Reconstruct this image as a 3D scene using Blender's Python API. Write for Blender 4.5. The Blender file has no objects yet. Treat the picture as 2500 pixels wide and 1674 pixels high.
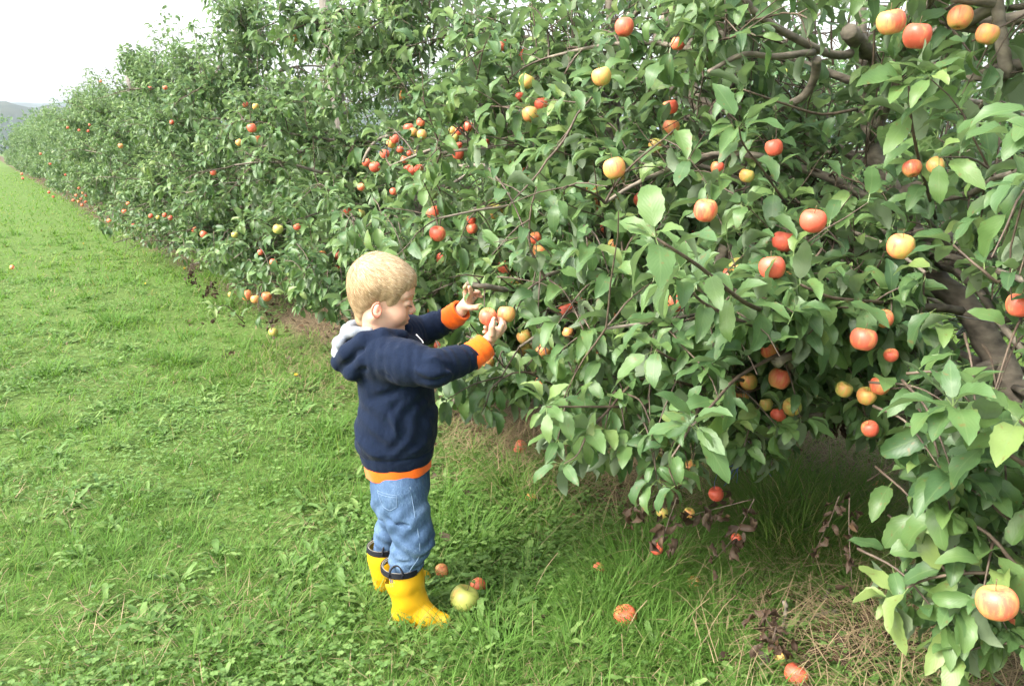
import bpy, math, random
import numpy as np
from mathutils import Vector, Matrix

# ------------------------------------------------------------------ camera, world, sun, exposure
FPX = 1950.0                      # focal length in pixels of the 2500 x 1674 photograph
PITCH = math.atan(469.0 / FPX)
YAW = math.atan(1290.0 / math.hypot(FPX, 469.0))
EYE = 1.35
SC = bpy.context.scene
cam_d = bpy.data.cameras.new("camera"); cam = bpy.data.objects.new("camera", cam_d)
SC.collection.objects.link(cam)
cam_d.sensor_width = 36.0; cam_d.lens = FPX / 2500.0 * 36.0
cam_d.clip_start = 0.05; cam_d.clip_end = 6000.0
cam.location = (0, 0, EYE); cam.rotation_euler = (math.pi / 2 - PITCH, 0, -YAW)
SC.camera = cam

SUN_EL, SUN_AZ = math.radians(43), math.radians(-88)      # azimuth from +Y towards +X
W = bpy.data.worlds.new("World"); SC.world = W; W.use_nodes = True
wn = W.node_tree.nodes; wl = W.node_tree.links
sky = wn.new("ShaderNodeTexSky"); sky.sky_type = 'NISHITA'; sky.sun_disc = False
sky.sun_elevation = SUN_EL; sky.sun_rotation = SUN_AZ; sky.air_density = 1.6; sky.dust_density = 6.0; sky.ozone_density = 1.0
hs = wn.new("ShaderNodeHueSaturation"); hs.inputs['Saturation'].default_value = 0.35; hs.inputs['Value'].default_value = 1.45
wl.new(sky.outputs[0], hs.inputs['Color']); wl.new(hs.outputs[0], wn['Background'].inputs['Color'])
wn['Background'].inputs['Strength'].default_value = 0.15
sun_d = bpy.data.lights.new("sun", 'SUN'); sun = bpy.data.objects.new("sun", sun_d); SC.collection.objects.link(sun)
sun_d.energy = 1.4; sun_d.angle = math.radians(13); sun_d.color = (1.0, 0.96, 0.88)
sdir = Vector((math.sin(SUN_AZ) * math.cos(SUN_EL), math.cos(SUN_AZ) * math.cos(SUN_EL), math.sin(SUN_EL)))
sun.rotation_euler = sdir.to_track_quat('Z', 'Y').to_euler()
SC.view_settings.view_transform = 'Standard'; SC.view_settings.look = 'None'
SC.view_settings.gamma = 1.0; SC.view_settings.exposure = 1.62
SC.cycles.max_bounces = 8; SC.cycles.diffuse_bounces = 5; SC.cycles.glossy_bounces = 2
SC.cycles.transmission_bounces = 3; SC.cycles.volume_bounces = 0; SC.cycles.transparent_max_bounces = 6
SC.cycles.use_adaptive_sampling = True; SC.cycles.adaptive_threshold = 0.02

rng = np.random.default_rng(7)
U = np.array([math.cos(YAW), -math.sin(YAW), 0.0])       # picture right
V = np.array([math.sin(YAW), math.cos(YAW), 0.0])        # away from the viewer
UP = np.array([0, 0, 1.0])
K = 2500.0 / 2342.0

def ray(x, y):
    a = (x - 1250) / FPX; b = (837 - y) / FPX
    return np.array([a, math.cos(PITCH) + b * math.sin(PITCH), -math.sin(PITCH) + b * math.cos(PITCH)])
def uvz(u, v, z): return U * u + V * v + UP * z
def at(x, y, v):                                         # photo pixel at horizontal depth v -> world point
    d = ray(x, y); t = v / d[1]
    return uvz(d[0] * t, v, d[2] * t + EYE)
def on_ground(x, y, z=0.0):
    d = ray(x, y); t = (z - EYE) / d[2]
    return uvz(d[0] * t, d[1] * t, z)
def project(p):                                          # world points (n,3) -> pixel x, y, depth v
    p = np.asarray(p, float).reshape(-1, 3)
    u = p @ U; v = p @ V; z = p[:, 2] - EYE
    fwd = v * math.cos(PITCH) - z * math.sin(PITCH); up = v * math.sin(PITCH) + z * math.cos(PITCH)
    f = np.where(fwd > 0.01, fwd, 0.01)
    return 1250 + FPX * u / f, 837 - FPX * up / f, np.where(fwd > 0.01, v, -1)

# ------------------------------------------------------------------ object helpers
COL = SC.collection
def tag(o, label=None, cat=None, group=None, kind=None):
    if label: o['label'] = label
    if cat: o['category'] = cat
    if group: o['group'] = group
    if kind: o['kind'] = kind
    return o
def empty(name, loc=(0, 0, 0)):
    o = bpy.data.objects.new(name, None); COL.objects.link(o); o.location = Vector([float(c) for c in loc]); o.empty_display_size = 0.05
    return o
def mesh_np(name, V_, F_, mat, parent=None, uv=None, attrs=None, smooth=True, origin=None):
    """V_ (n,3); F_ list of int arrays (m,3)/(m,4) or one array"""
    V_ = np.asarray(V_, np.float32)
    if origin is not None: V_ = V_ - np.asarray(origin, np.float32)
    elif parent is not None: V_ = V_ - np.array(parent.location, np.float32)
    Fs = F_ if isinstance(F_, (list, tuple)) else [F_]
    Fs = [np.asarray(f, np.int32) for f in Fs if len(f)]
    me = bpy.data.meshes.new(name)
    loops = np.concatenate([f.ravel() for f in Fs])
    tot = np.concatenate([np.full(len(f), f.shape[1], np.int32) for f in Fs])
    st = np.concatenate([[0], np.cumsum(tot)[:-1]]).astype(np.int32)
    me.vertices.add(len(V_)); me.vertices.foreach_set('co', V_.ravel())
    me.loops.add(len(loops)); me.loops.foreach_set('vertex_index', loops)
    me.polygons.add(len(tot)); me.polygons.foreach_set('loop_start', st); me.polygons.foreach_set('loop_total', tot)
    me.polygons.foreach_set('use_smooth', np.full(len(tot), smooth))
    if uv is not None:
        l = me.uv_layers.new(name='UVMap'); l.data.foreach_set('uv', np.asarray(uv, np.float32)[loops].ravel())
    for k_, a in (attrs or {}).items():
        at_ = me.attributes.new(k_, 'FLOAT', 'POINT'); at_.data.foreach_set('value', np.asarray(a, np.float32))
    me.update(); me.validate()
    me.materials.append(mat)
    o = bpy.data.objects.new(name, me); COL.objects.link(o)
    if origin is not None: o.location = Vector([float(c) for c in origin])
    if parent is not None: o.parent = parent
    return o
class Acc:
    """collects vertices/faces/attributes"""
    def __init__(s): s.v = []; s.q = []; s.t = []; s.uv = []; s.a = []; s.n = 0
    def add(s, v, q=None, t=None, uv=None, a=0.0):
        v = np.asarray(v, float).reshape(-1, 3)
        if q is not None and len(q): s.q.append(np.asarray(q) + s.n)
        if t is not None and len(t): s.t.append(np.asarray(t) + s.n)
        s.v.append(v); s.uv.append(np.zeros((len(v), 2)) if uv is None else uv)
        s.a.append(np.broadcast_to(np.asarray(a, float), (len(v),)).copy()); s.n += len(v)
    def build(s, name, mat, parent=None, origin=None, smooth=True):
        F = []
        if s.q: F.append(np.concatenate(s.q))
        if s.t: F.append(np.concatenate(s.t))
        return mesh_np(name, np.concatenate(s.v), F, mat, parent, np.concatenate(s.uv), {'var': np.concatenate(s.a)}, smooth, origin)

def smooth_path(pts, n):
    pts = np.asarray(pts, float); m = len(pts)
    if m < 3: 
        t = np.linspace(0, 1, n)[:, None]; return pts[0] * (1 - t) + pts[-1] * t
    P = np.vstack([2 * pts[0] - pts[1], pts, 2 * pts[-1] - pts[-2]])
    ts = np.linspace(0, m - 1 - 1e-6, n); i = ts.astype(int); f = (ts - i)[:, None]
    p0, p1, p2, p3 = P[i], P[i + 1], P[i + 2], P[i + 3]
    return 0.5 * (2 * p1 + (p2 - p0) * f + (2 * p0 - 5 * p1 + 4 * p2 - p3) * f**2 + (3 * p1 - p0 - 3 * p2 + p3) * f**3)
def tube(acc, pts, r, sides=6, a=0.0, cap=True):
    pts = np.asarray(pts, float); n = len(pts); r = np.broadcast_to(np.asarray(r, float), (n,))
    tan = np.gradient(pts, axis=0); tan /= np.linalg.norm(tan, axis=1)[:, None] + 1e-9
    ref = np.array([0.3, 0.2, 1.0]) if abs(tan[0, 2]) < 0.8 else np.array([1.0, 0.2, 0.1])
    s = np.cross(tan, ref); s /= np.linalg.norm(s, axis=1)[:, None] + 1e-9; b = np.cross(tan, s)
    th = np.arange(sides) / sides * 2 * np.pi
    ring = pts[:, None] + r[:, None, None] * (np.cos(th)[None, :, None] * s[:, None] + np.sin(th)[None, :, None] * b[:, None])
    v = ring.reshape(-1, 3); i = np.arange(n - 1)[:, None] * sides; j = np.arange(sides)[None]; j2 = (j + 1) % sides
    q = np.stack([i + j, i + j2, i + sides + j2, i + sides + j], -1).reshape(-1, 4)
    L = np.concatenate([[0], np.cumsum(np.linalg.norm(np.diff(pts, axis=0), axis=1))])
    uv = np.stack([np.tile(np.arange(sides) / sides, n), np.repeat(L, sides)], 1)
    t = None
    if cap:
        v = np.vstack([v, pts[0], pts[-1]]); uv = np.vstack([uv, [0, 0], [0, L[-1]]])
        c0, c1 = n * sides, n * sides + 1; jj = np.arange(sides); k2 = (jj + 1) % sides
        t = np.concatenate([np.stack([np.full(sides, c0), k2, jj], 1), np.stack([np.full(sides, c1), (n - 1) * sides + jj, (n - 1) * sides + k2], 1)])
    acc.add(v, q, t, uv, a)

# ------------------------------------------------------------------ materials
def new_mat(name):
    m = bpy.data.materials.new(name); m.use_nodes = True
    nt = m.node_tree; return m, nt.nodes, nt.links, nt.nodes['Principled BSDF']
def attr(n, name): a = n.new('ShaderNodeAttribute'); a.attribute_name = name; return a
def ramp(n, stops, interp='LINEAR'):
    r = n.new('ShaderNodeValToRGB'); cr = r.color_ramp; cr.interpolation = interp
    while len(cr.elements) < len(stops): cr.elements.new(0.5)
    for e, (p, c) in zip(cr.elements, stops): e.position = p; e.color = (*c, 1) if len(c) == 3 else c
    return r
def mixc(n, l, fac, a, b, mode='MIX'):
    m = n.new('ShaderNodeMix'); m.data_type = 'RGBA'; m.blend_type = mode
    for s, x in ((m.inputs[0], fac), (m.inputs[6], a), (m.inputs[7], b)):
        if isinstance(x, (int, float)): s.default_value = x
        elif isinstance(x, tuple): s.default_value = (*x, 1)
        else: l.new(x, s)
    return m.outputs[2]
def mth(n, l, op, a, b=None, clamp=False):
    m = n.new('ShaderNodeMath'); m.operation = op; m.use_clamp = clamp
    for s, x in zip(m.inputs, (a, b)):
        if x is None: continue
        if isinstance(x, (int, float)): s.default_value = x
        else: l.new(x, s)
    return m.outputs[0]
def noise(n, l, scale, detail=3, vec=None, rough=0.5):
    t = n.new('ShaderNodeTexNoise'); t.inputs['Scale'].default_value = scale; t.inputs['Detail'].default_value = detail
    t.inputs['Roughness'].default_value = rough
    if vec is not None: l.new(vec, t.inputs['Vector'])
    return t
def objvec(n, l, scale=(1, 1, 1)):
    tc = n.new('ShaderNodeTexCoord'); mp = n.new('ShaderNodeMapping'); mp.inputs['Scale'].default_value = scale
    l.new(tc.outputs['Object'], mp.inputs['Vector']); return mp.outputs[0]
def bump(n, l, h, strength, dist, bsdf):
    b = n.new('ShaderNodeBump'); b.inputs['Strength'].default_value = strength; b.inputs['Distance'].default_value = dist
    l.new(h, b.inputs['Height']); l.new(b.outputs[0], bsdf.inputs['Normal']); return b

def leaf_mat(name, stops, back, transl=(0.10, 0.20, 0.03), tw=0.35, rough=0.36, veins=True, spec=0.5):
    m, n, l, bs = new_mat(name)
    a = attr(n, 'var'); r = ramp(n, stops); l.new(a.outputs['Fac'], r.inputs[0])
    g = n.new('ShaderNodeNewGeometry')
    col = r.outputs[0]
    if veins:
        tc = n.new('ShaderNodeTexCoord'); sx = n.new('ShaderNodeSeparateXYZ'); l.new(tc.outputs['UV'], sx.inputs[0])
        ac = mth(n, l, 'ABSOLUTE', mth(n, l, 'SUBTRACT', sx.outputs[0], 0.5))
        mid = mth(n, l, 'LESS_THAN', ac, 0.035)
        ph = mth(n, l, 'SUBTRACT', mth(n, l, 'MULTIPLY', sx.outputs[1], 9.0), mth(n, l, 'MULTIPLY', ac, 7.0))
        sv = mth(n, l, 'FRACT', ph)
        line = mth(n, l, 'LESS_THAN', sv, 0.10)
        vv = mth(n, l, 'MAXIMUM', mth(n, l, 'MULTIPLY', line, 0.35), mth(n, l, 'MULTIPLY', mid, 0.8))
        col = mixc(n, l, mth(n, l, 'MULTIPLY', vv, 0.38), col, (0.17, 0.25, 0.10))
        tri = mth(n, l, 'ABSOLUTE', mth(n, l, 'SUBTRACT', sv, 0.5))
        nz = noise(n, l, 30, 2)
        bump(n, l, mth(n, l, 'SUBTRACT', nz.outputs[0], mth(n, l, 'MULTIPLY', tri, 0.45)), 0.22, 0.004, bs)
    if veins:
        sp = noise(n, l, 70, 2, objvec(n, l)); sf = mth(n, l, 'MULTIPLY', mth(n, l, 'SUBTRACT', sp.outputs[0], 0.66), 14.0, True)
        col = mixc(n, l, mth(n, l, 'MULTIPLY', sf, 0.7), col, (0.16, 0.10, 0.035))
        bl = noise(n, l, 14, 3, objvec(n, l)); col = mixc(n, l, mth(n, l, 'MULTIPLY', mth(n, l, 'SUBTRACT', bl.outputs[0], 0.5), 1.6, True), col, (0.13, 0.19, 0.05))
    col = mixc(n, l, mth(n, l, 'MULTIPLY', g.outputs['Backfacing'], 0.75), col, back)
    l.new(col, bs.inputs['Base Color'])
    rg = n.new('ShaderNodeMapRange'); rg.inputs[3].default_value = rough; rg.inputs[4].default_value = 0.6
    l.new(g.outputs['Backfacing'], rg.inputs[0]); l.new(rg.outputs[0], bs.inputs['Roughness'])
    bs.inputs['Specular IOR Level'].default_value = spec
    tr = n.new('ShaderNodeBsdfTranslucent'); l.new(mixc(n, l, 0.5, col, transl), tr.inputs[0])
    mx = n.new('ShaderNodeMixShader'); mx.inputs[0].default_value = tw
    l.new(bs.outputs[0], mx.inputs[1]); l.new(tr.outputs[0], mx.inputs[2]); l.new(mx.outputs[0], n['Material Output'].inputs[0])
    return m
def simple_mat(name, c1, c2, scale=20, rough=0.7, bumpd=0.0, stretch=(1, 1, 1), detail=4, spec=0.4, sheen=0.0):
    m, n, l, bs = new_mat(name)
    t = noise(n, l, scale, detail, objvec(n, l, stretch)); r = ramp(n, [(0.3, c1), (0.7, c2)]); l.new(t.outputs[0], r.inputs[0])
    l.new(r.outputs[0], bs.inputs['Base Color']); bs.inputs['Roughness'].default_value = rough
    bs.inputs['Specular IOR Level'].default_value = spec; bs.inputs['Sheen Weight'].default_value = sheen
    if bumpd: bump(n, l, t.outputs[0], 0.6, bumpd, bs)
    return m

M_LEAF = leaf_mat('apple_leaf', [(0.0, (0.042, 0.092, 0.038)), (0.45, (0.074, 0.146, 0.050)), (0.8, (0.118, 0.200, 0.058)), (1.0, (0.19, 0.26, 0.08))],
                  (0.175, 0.22, 0.145), transl=(0.17, 0.30, 0.05), tw=0.36, rough=0.46)
M_LEAF_FAR = leaf_mat('second_row_leaf', [(0.0, (0.040, 0.095, 0.036)), (0.5, (0.06, 0.135, 0.045)), (1.0, (0.12, 0.20, 0.06))],
                  (0.16, 0.22, 0.12), transl=(0.16, 0.30, 0.04), tw=0.30, rough=0.4, veins=False)
M_GRASS = leaf_mat('grass_blade', [(0.0, (0.062, 0.132, 0.026)), (0.40, (0.158, 0.268, 0.050)), (0.74, (0.250, 0.345, 0.078)), (0.84, (0.37, 0.36, 0.14)), (0.88, (0.36, 0.31, 0.13)), (1.0, (0.42, 0.33, 0.17))],
                  (0.07, 0.16, 0.03), transl=(0.15, 0.34, 0.03), tw=0.35, rough=0.55, veins=False, spec=0.12)
M_WEED = leaf_mat('weed_leaf', [(0.0, (0.058, 0.122, 0.032)), (0.5, (0.118, 0.210, 0.055)), (1.0, (0.20, 0.30, 0.09))],
                  (0.10, 0.19, 0.06), transl=(0.16, 0.34, 0.04), tw=0.3, rough=0.5, veins=True, spec=0.2)
M_STRAW = leaf_mat('straw', [(0.0, (0.12, 0.085, 0.045)), (0.5, (0.25, 0.19, 0.11)), (1.0, (0.42, 0.34, 0.21))], (0.25, 0.19, 0.11),
                   transl=(0.3, 0.22, 0.1), tw=0.12, rough=0.6, veins=False, spec=0.2)
M_DEAD = leaf_mat('dead_leaf', [(0.0, (0.035, 0.022, 0.014)), (0.5, (0.045, 0.028, 0.018)), (1.0, (0.10, 0.06, 0.032))], (0.07, 0.048, 0.032),
                   transl=(0.15, 0.08, 0.03), tw=0.15, rough=0.6, veins=False, spec=0.2)
M_BARK = simple_mat('apple_bark', (0.075, 0.064, 0.050), (0.23, 0.195, 0.15), 22, 0.85, 0.006, (1, 1, 2.2), 6)
M_TWIG = simple_mat('twig_bark', (0.045, 0.030, 0.022), (0.11, 0.08, 0.055), 60, 0.6, 0.001)
M_POST = simple_mat('weathered_wood', (0.09, 0.08, 0.07), (0.19, 0.17, 0.145), 14, 0.85, 0.004, (6, 6, 0.6), 5)
M_WIRE = simple_mat('galvanised_wire', (0.2, 0.2, 0.2), (0.35, 0.35, 0.34), 50, 0.4); M_WIRE.node_tree.nodes['Principled BSDF'].inputs['Metallic'].default_value = 0.7

# ------------------------------------------------------------------ leaf builder (vectorised)
PROF = {'apple': lambda s: np.sin(np.pi * np.clip(s, 0, 1)**0.82)**0.72 * (1 - 0.12 * s),
        'blade': lambda s: (1 - s)**0.6 * (0.75 + 0.25 * np.sin(np.pi * s)),
        'weed': lambda s: (0.25 + 0.75 * s) * np.clip(1 - s**3, 0, 1)**0.6 * 1.15 * (1 - 0.30 * (np.abs(np.sin(s * 11.0)))),
        'round': lambda s: np.sqrt(np.clip(s * (1 - s), 0, 1)) * 2}
def nrm(v): return v / (np.linalg.norm(v, axis=-1, keepdims=True) + 1e-9)
def leaves(acc, base, d, up, L, Wd, bend, fold, var, rows=6, prof='apple', wave=0.0, tooth=0.0):
    """base (n,3), d outward direction, up preferred upper side; all arrays length n"""
    n = len(base)
    if n == 0: return
    d = nrm(d); up = up - (up * d).sum(1, keepdims=True) * d; up = nrm(up); side = np.cross(up, d)
    s = np.linspace(0, 1, rows); ds = s[1] - s[0]
    th = bend[:, None] * s[None]                                    # (n,rows)
    cx = np.concatenate([np.zeros((n, 1)), np.cumsum(np.cos((th[:, 1:] + th[:, :-1]) / 2) * ds, 1)], 1) * L[:, None]
    cz = -np.concatenate([np.zeros((n, 1)), np.cumsum(np.sin((th[:, 1:] + th[:, :-1]) / 2) * ds, 1)], 1) * L[:, None]
    w = PROF[prof](s)[None] * Wd[:, None] * 0.5; w = w * (1 + tooth * ((np.arange(rows) % 2) * 2 - 1))[None]; w[:, -1] *= 0.12; w[:, 0] = np.maximum(w[:, 0], Wd * 0.03)
    tx, tz = np.cos(th), -np.sin(th); nx, nz = np.sin(th), np.cos(th)
    P = np.empty((n, rows, 3, 3)); ph = (var * 97.0)[:, None]
    for c, sg in enumerate((-1.0, 0.0, 1.0)):
        lift = (np.abs(sg) * w * np.tan(fold)[:, None]) + (wave * sg * w * np.sin(ph + s[None] * 9 + sg) if wave else 0)
        a = cx + lift * nx; b_ = sg * w * 1.0; e = cz + lift * nz
        P[:, :, c] = base[:, None] + a[..., None] * d[:, None] + b_[..., None] * side[:, None] + e[..., None] * up[:, None]
    i = (np.arange(n) * rows * 3)[:, None, None] + (np.arange(rows - 1) * 3)[None, :, None] + np.arange(2)[None, None]
    q = np.stack([i, i + 3, i + 4, i + 1], -1).reshape(-1, 4)
    uv = np.empty((n, rows, 3, 2)); uv[..., 0] = np.array([0, 0.5, 1.0]); uv[..., 1] = s[None, :, None]
    acc.add(P.reshape(-1, 3), q, None, uv.reshape(-1, 2), np.repeat(var, rows * 3))
def strips(acc, base, d, L, w, bend, var, rows=4, sidev=None):
    """grass blades: 2-wide strips bending towards horizontal direction"""
    n = len(base); d = nrm(d)
    h = d.copy(); h[:, 2] = 0; h = nrm(h + 1e-4)
    side = nrm(np.cross(h, UP[None])) if sidev is None else sidev
    s = np.linspace(0, 1, rows); ds = s[1]
    el = np.arctan2(d[:, 2], np.linalg.norm(d[:, :2], axis=1))
    th = el[:, None] - bend[:, None] * s[None]
    cx = np.concatenate([np.zeros((n, 1)), np.cumsum(np.cos(th[:, 1:]) * ds, 1)], 1) * L[:, None]
    cz = np.concatenate([np.zeros((n, 1)), np.cumsum(np.sin(th[:, 1:]) * ds, 1)], 1) * L[:, None]
    ww = PROF['blade'](s)[None] * w[:, None] * 0.5; ww[:, -1] = w * 0.06
    c = base[:, None] + cx[..., None] * h[:, None] + cz[..., None] * UP
    P = np.stack([c - ww[..., None] * side[:, None], c + ww[..., None] * side[:, None]], 2)
    i = (np.arange(n) * rows * 2)[:, None] + (np.arange(rows - 1) * 2)[None]
    q = np.stack([i, i + 2, i + 3, i + 1], -1).reshape(-1, 4)
    acc.add(P.reshape(-1, 3), q, None, None, np.repeat(var, rows * 2))
def wob(x, y, f=1.0, ph=0.0):
    return (np.sin(x * 1.7 * f + y * 0.9 * f + ph) + np.sin(x * -1.1 * f + y * 2.3 * f + 1.7 + ph) + np.sin(x * 3.1 * f + y * 2.9 * f + 0.6 + 2 * ph) * 0.7 + np.sin(x * 5.3 * f - y * 4.1 * f + ph) * 0.5) / 3.2
def gz(x, y):                                            # height of the ground
    x = np.asarray(x, float); y = np.asarray(y, float)
    near = np.exp(-((x * x + y * y) / 900.0))
    return (0.014 * wob(x, y, 1.6) + 0.008 * wob(x, y, 4.0, 2.0)) * near + 0.05 * np.exp(-((x - 2.65) / 0.55)**2) * near
# ------------------------------------------------------------------ ground sheet
def build_ground():
    ax = np.concatenate([-np.geomspace(3000, 8, 26), np.linspace(-7, 14, 170), np.geomspace(15, 3000, 26)])
    ay = np.concatenate([-np.geomspace(2500, 5, 18), np.linspace(-4.5, 16, 165), np.geomspace(17, 3500, 34)])
    X, Y = np.meshgrid(ax, ay, indexing='ij'); Z = gz(X, Y)
    nx, ny = X.shape; i = np.arange(nx - 1)[:, None] * ny + np.arange(ny - 1)[None]
    q = np.stack([i, i + ny, i + ny + 1, i + 1], -1).reshape(-1, 4)
    m, n, l, bs = new_mat('orchard_soil')
    v = objvec(n, l); t1 = noise(n, l, 1.3, 5, v); t2 = noise(n, l, 35, 5, v, 0.7)
    g = ramp(n, [(0.3, (0.055, 0.095, 0.022)), (0.55, (0.090, 0.145, 0.035)), (0.8, (0.15, 0.17, 0.06))]); l.new(t2.outputs[0], g.inputs[0])
    s = ramp(n, [(0.3, (0.055, 0.040, 0.026)), (0.7, (0.15, 0.115, 0.07))]); l.new(t2.outputs[0], s.inputs[0])
    sx = n.new('ShaderNodeSeparateXYZ'); l.new(v, sx.inputs[0])
    dx = mth(n, l, 'ABSOLUTE', mth(n, l, 'SUBTRACT', sx.outputs[0], 2.65))
    band = mth(n, l, 'SUBTRACT', 1.25, mth(n, l, 'ADD', dx, mth(n, l, 'MULTIPLY', t1.outputs[0], 0.55)))
    band = mth(n, l, 'MULTIPLY', band, 5.0, True)
    l.new(mixc(n, l, band, g.outputs[0], s.outputs[0]), bs.inputs['Base Color']); bs.inputs['Roughness'].default_value = 0.95
    bs.inputs['Specular IOR Level'].default_value = 0.1
    bump(n, l, t2.outputs[0], 0.8, 0.02, bs)
    o = mesh_np('ground', np.stack([X, Y, Z], -1).reshape(-1, 3), q, m)
    tag(o, kind='structure')
build_ground()

def fan(n, r0, r1, a0=-0.2, a1=1.35, gamma=0.0):
    """points around the viewer, density falling with distance; angle from +Y towards +X"""
    r = r0 * (r1 / r0)**rng.random(n); a = a0 + (a1 - a0) * rng.random(n)
    return r * np.sin(a), r * np.cos(a), r
SKIRT = lambda x, y: np.clip((x - 1.75 + 0.25 * wob(x, y, 1.1)) / 0.35, 0, 1) * np.clip((3.5 + 0.2 * wob(x, y, 1.3, 1) - x) / 0.3, 0, 1)   # 1 under the row
def grass():
    A = Acc(); n = 250000
    x, y, r = fan(n, 1.25, 60.0)
    sk = SKIRT(x, y); keep = rng.random(n) > sk * 0.62
    # bare / clover patches thin the grass
    keep &= rng.random(n) < np.where(r < 7, 0.58 + 0.75 * wob(x, y, 1.4, 4.0), 0.9)
    x, y, r, sk = x[keep], y[keep], r[keep], sk[keep]; n = len(x)
    L = (0.05 + 0.07 * rng.random(n)**1.5) * (1 + 0.6 * wob(x, y, 1.2, 1.0)) * (1 + 0.25 * sk)
    L *= np.clip(0.85 + 0.5 * wob(x, y, 3.1, 5.0), .5, 1.5)
    L *= np.where((x > 0.9) & (x < 2.0), 1.35, 1.0)
    w = (0.0020 + 0.0026 * rng.random(n)) * np.maximum(1, r / 2.2)**0.9
    fl = 2.2 * wob(x, y, 1.3, 3.0) + rng.normal(0, 1.7, n)                 # swirl of the lean
    el = np.clip(rng.normal(0.95, 0.35, n), 0.15, 1.5)
    d = np.stack([np.cos(fl) * np.cos(el), np.sin(fl) * np.cos(el), np.sin(el)], 1)
    var = np.clip(0.44 + 0.20 * wob(x, y, .45, 2.0) + 0.24 * wob(x, y, 1.7, 6.0) + rng.normal(0, 0.16, n), 0, 0.80)
    dry = rng.random(n) < (0.06 + 0.26 * np.clip(wob(x, y, 1.9, 9.0) + .1, 0, 1)**1.5 + 0.12 * np.clip(wob(x, y, .5, 4.0), 0, 1) + 0.45 * sk)
    var = np.where(dry, 0.88 + 0.12 * rng.random(n), var)
    strips(A, np.stack([x, y, gz(x, y) - 0.004], 1), d, L, w, rng.uniform(0.3, 1.6, n), var, rows=4)
    o = A.build('grass', M_GRASS)
    tag(o, 'short green grass of the orchard alley', 'grass', kind='stuff')
    return o
grass()

def tall_grass():
    A = Acc()
    # (display px, py, spread, count, length, dryness)
    cl = [(1530, 1300, .16, 900, .24, .04), (1440, 1340, .14, 700, .22, .03), (1380, 1400, .14, 500, .18, .05), (1600, 1260, .12, 300, .14, .25),
          (1740, 1230, .12, 500, .30, .25), (1780, 1200, .18, 900, .34, .35), (1900, 1210, .22, 900, .26, .5), (1985, 1200, .2, 500, .20, .6), (1850, 1260, .2, 900, .34, .35),
          (1180, 1130, .14, 500, .20, .12), (1080, 1240, .13, 500, .18, .06), (1010, 1170, .12, 350, .17, .05), (1230, 1200, .15, 400, .18, .12),
          (1300, 1100, .14, 400, .20, .3), (850, 900, .14, 350, .14, .1), (760, 990, .12, 300, .13, .1), (400, 830, .16, 350, .15, .1), (120, 860, .12, 260, .14, .02),
          (260, 740, .2, 260, .14, .05), (620, 620, .2, 300, .18, .15), (520, 640, .3, 350, .2, .05), (700, 1100, .12, 250, .13, .15), (300, 1150, .12, 250, .12, .1),
          (1500, 1480, .14, 500, .16, .1), (1320, 1520, .12, 350, .14, .1), (1650, 1430, .14, 500, .18, .25), (840, 1400, .10, 300, .14, .1), (1120, 1500, .1, 300, .14, .05),
          (2050, 1100, .25, 500, .16, .2), (2150, 1000, .3, 500, .14, .1), (1350, 850, .3, 500, .22, .1), (1650, 780, .4, 500, .2, .1), (500, 1500, .1, 200, .12, .1), (930, 1480, .1, 260, .13, .3)]
    cl += [(1720, 1285, .10, 350, .20, .2), (1770, 1275, .13, 700, .32, .25), (1840, 1300, .13, 600, .30, .3), (1920, 1310, .14, 500, .26, .45), (1990, 1290, .14, 400, .24, .5), (1620, 1320, .10, 300, .13, .15), (1750, 1370, .14, 350, .15, .3), (1900, 1400, .2, 350, .13, .4), (2050, 1380, .2, 350, .15, .5), (2000, 1500, .2, 350, .12, .4), (1700, 1520, .15, 350, .13, .2)]
    for (px, py, sp, cnt, ln, dry) in cl:
        c = on_ground(px * K, py * K); n = cnt
        x = c[0] + rng.normal(0, sp * 0.6, n); y = c[1] + rng.normal(0, sp * 0.6, n)
        out = np.stack([x - c[0], y - c[1]], 1) / sp; fl = np.arctan2(out[:, 1], out[:, 0]) + rng.normal(0, 0.7, n)
        el = np.clip(1.45 - 0.45 * np.linalg.norm(out, axis=1) + rng.normal(0, 0.15, n), 0.5, 1.55)
        d = np.stack([np.cos(fl) * np.cos(el), np.sin(fl) * np.cos(el), np.sin(el)], 1)
        var = np.clip(rng.normal(0.36, 0.15, n), 0, 0.78); var = np.where(rng.random(n) < dry, 0.87 + 0.13 * rng.random(n), var)
        strips(A, np.stack([x, y, gz(x, y) - 0.004], 1), d, ln * rng.uniform(0.5, 1.15, n), rng.uniform(0.0024, 0.0046, n) * max(1, np.linalg.norm(c) / 2.6), rng.uniform(0.6, 2.1, n), var, rows=6)
    tag(A.build('tall_grass', M_GRASS), 'long arching grass tufts at the foot of the row', 'grass', kind='stuff')
tall_grass()

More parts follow.
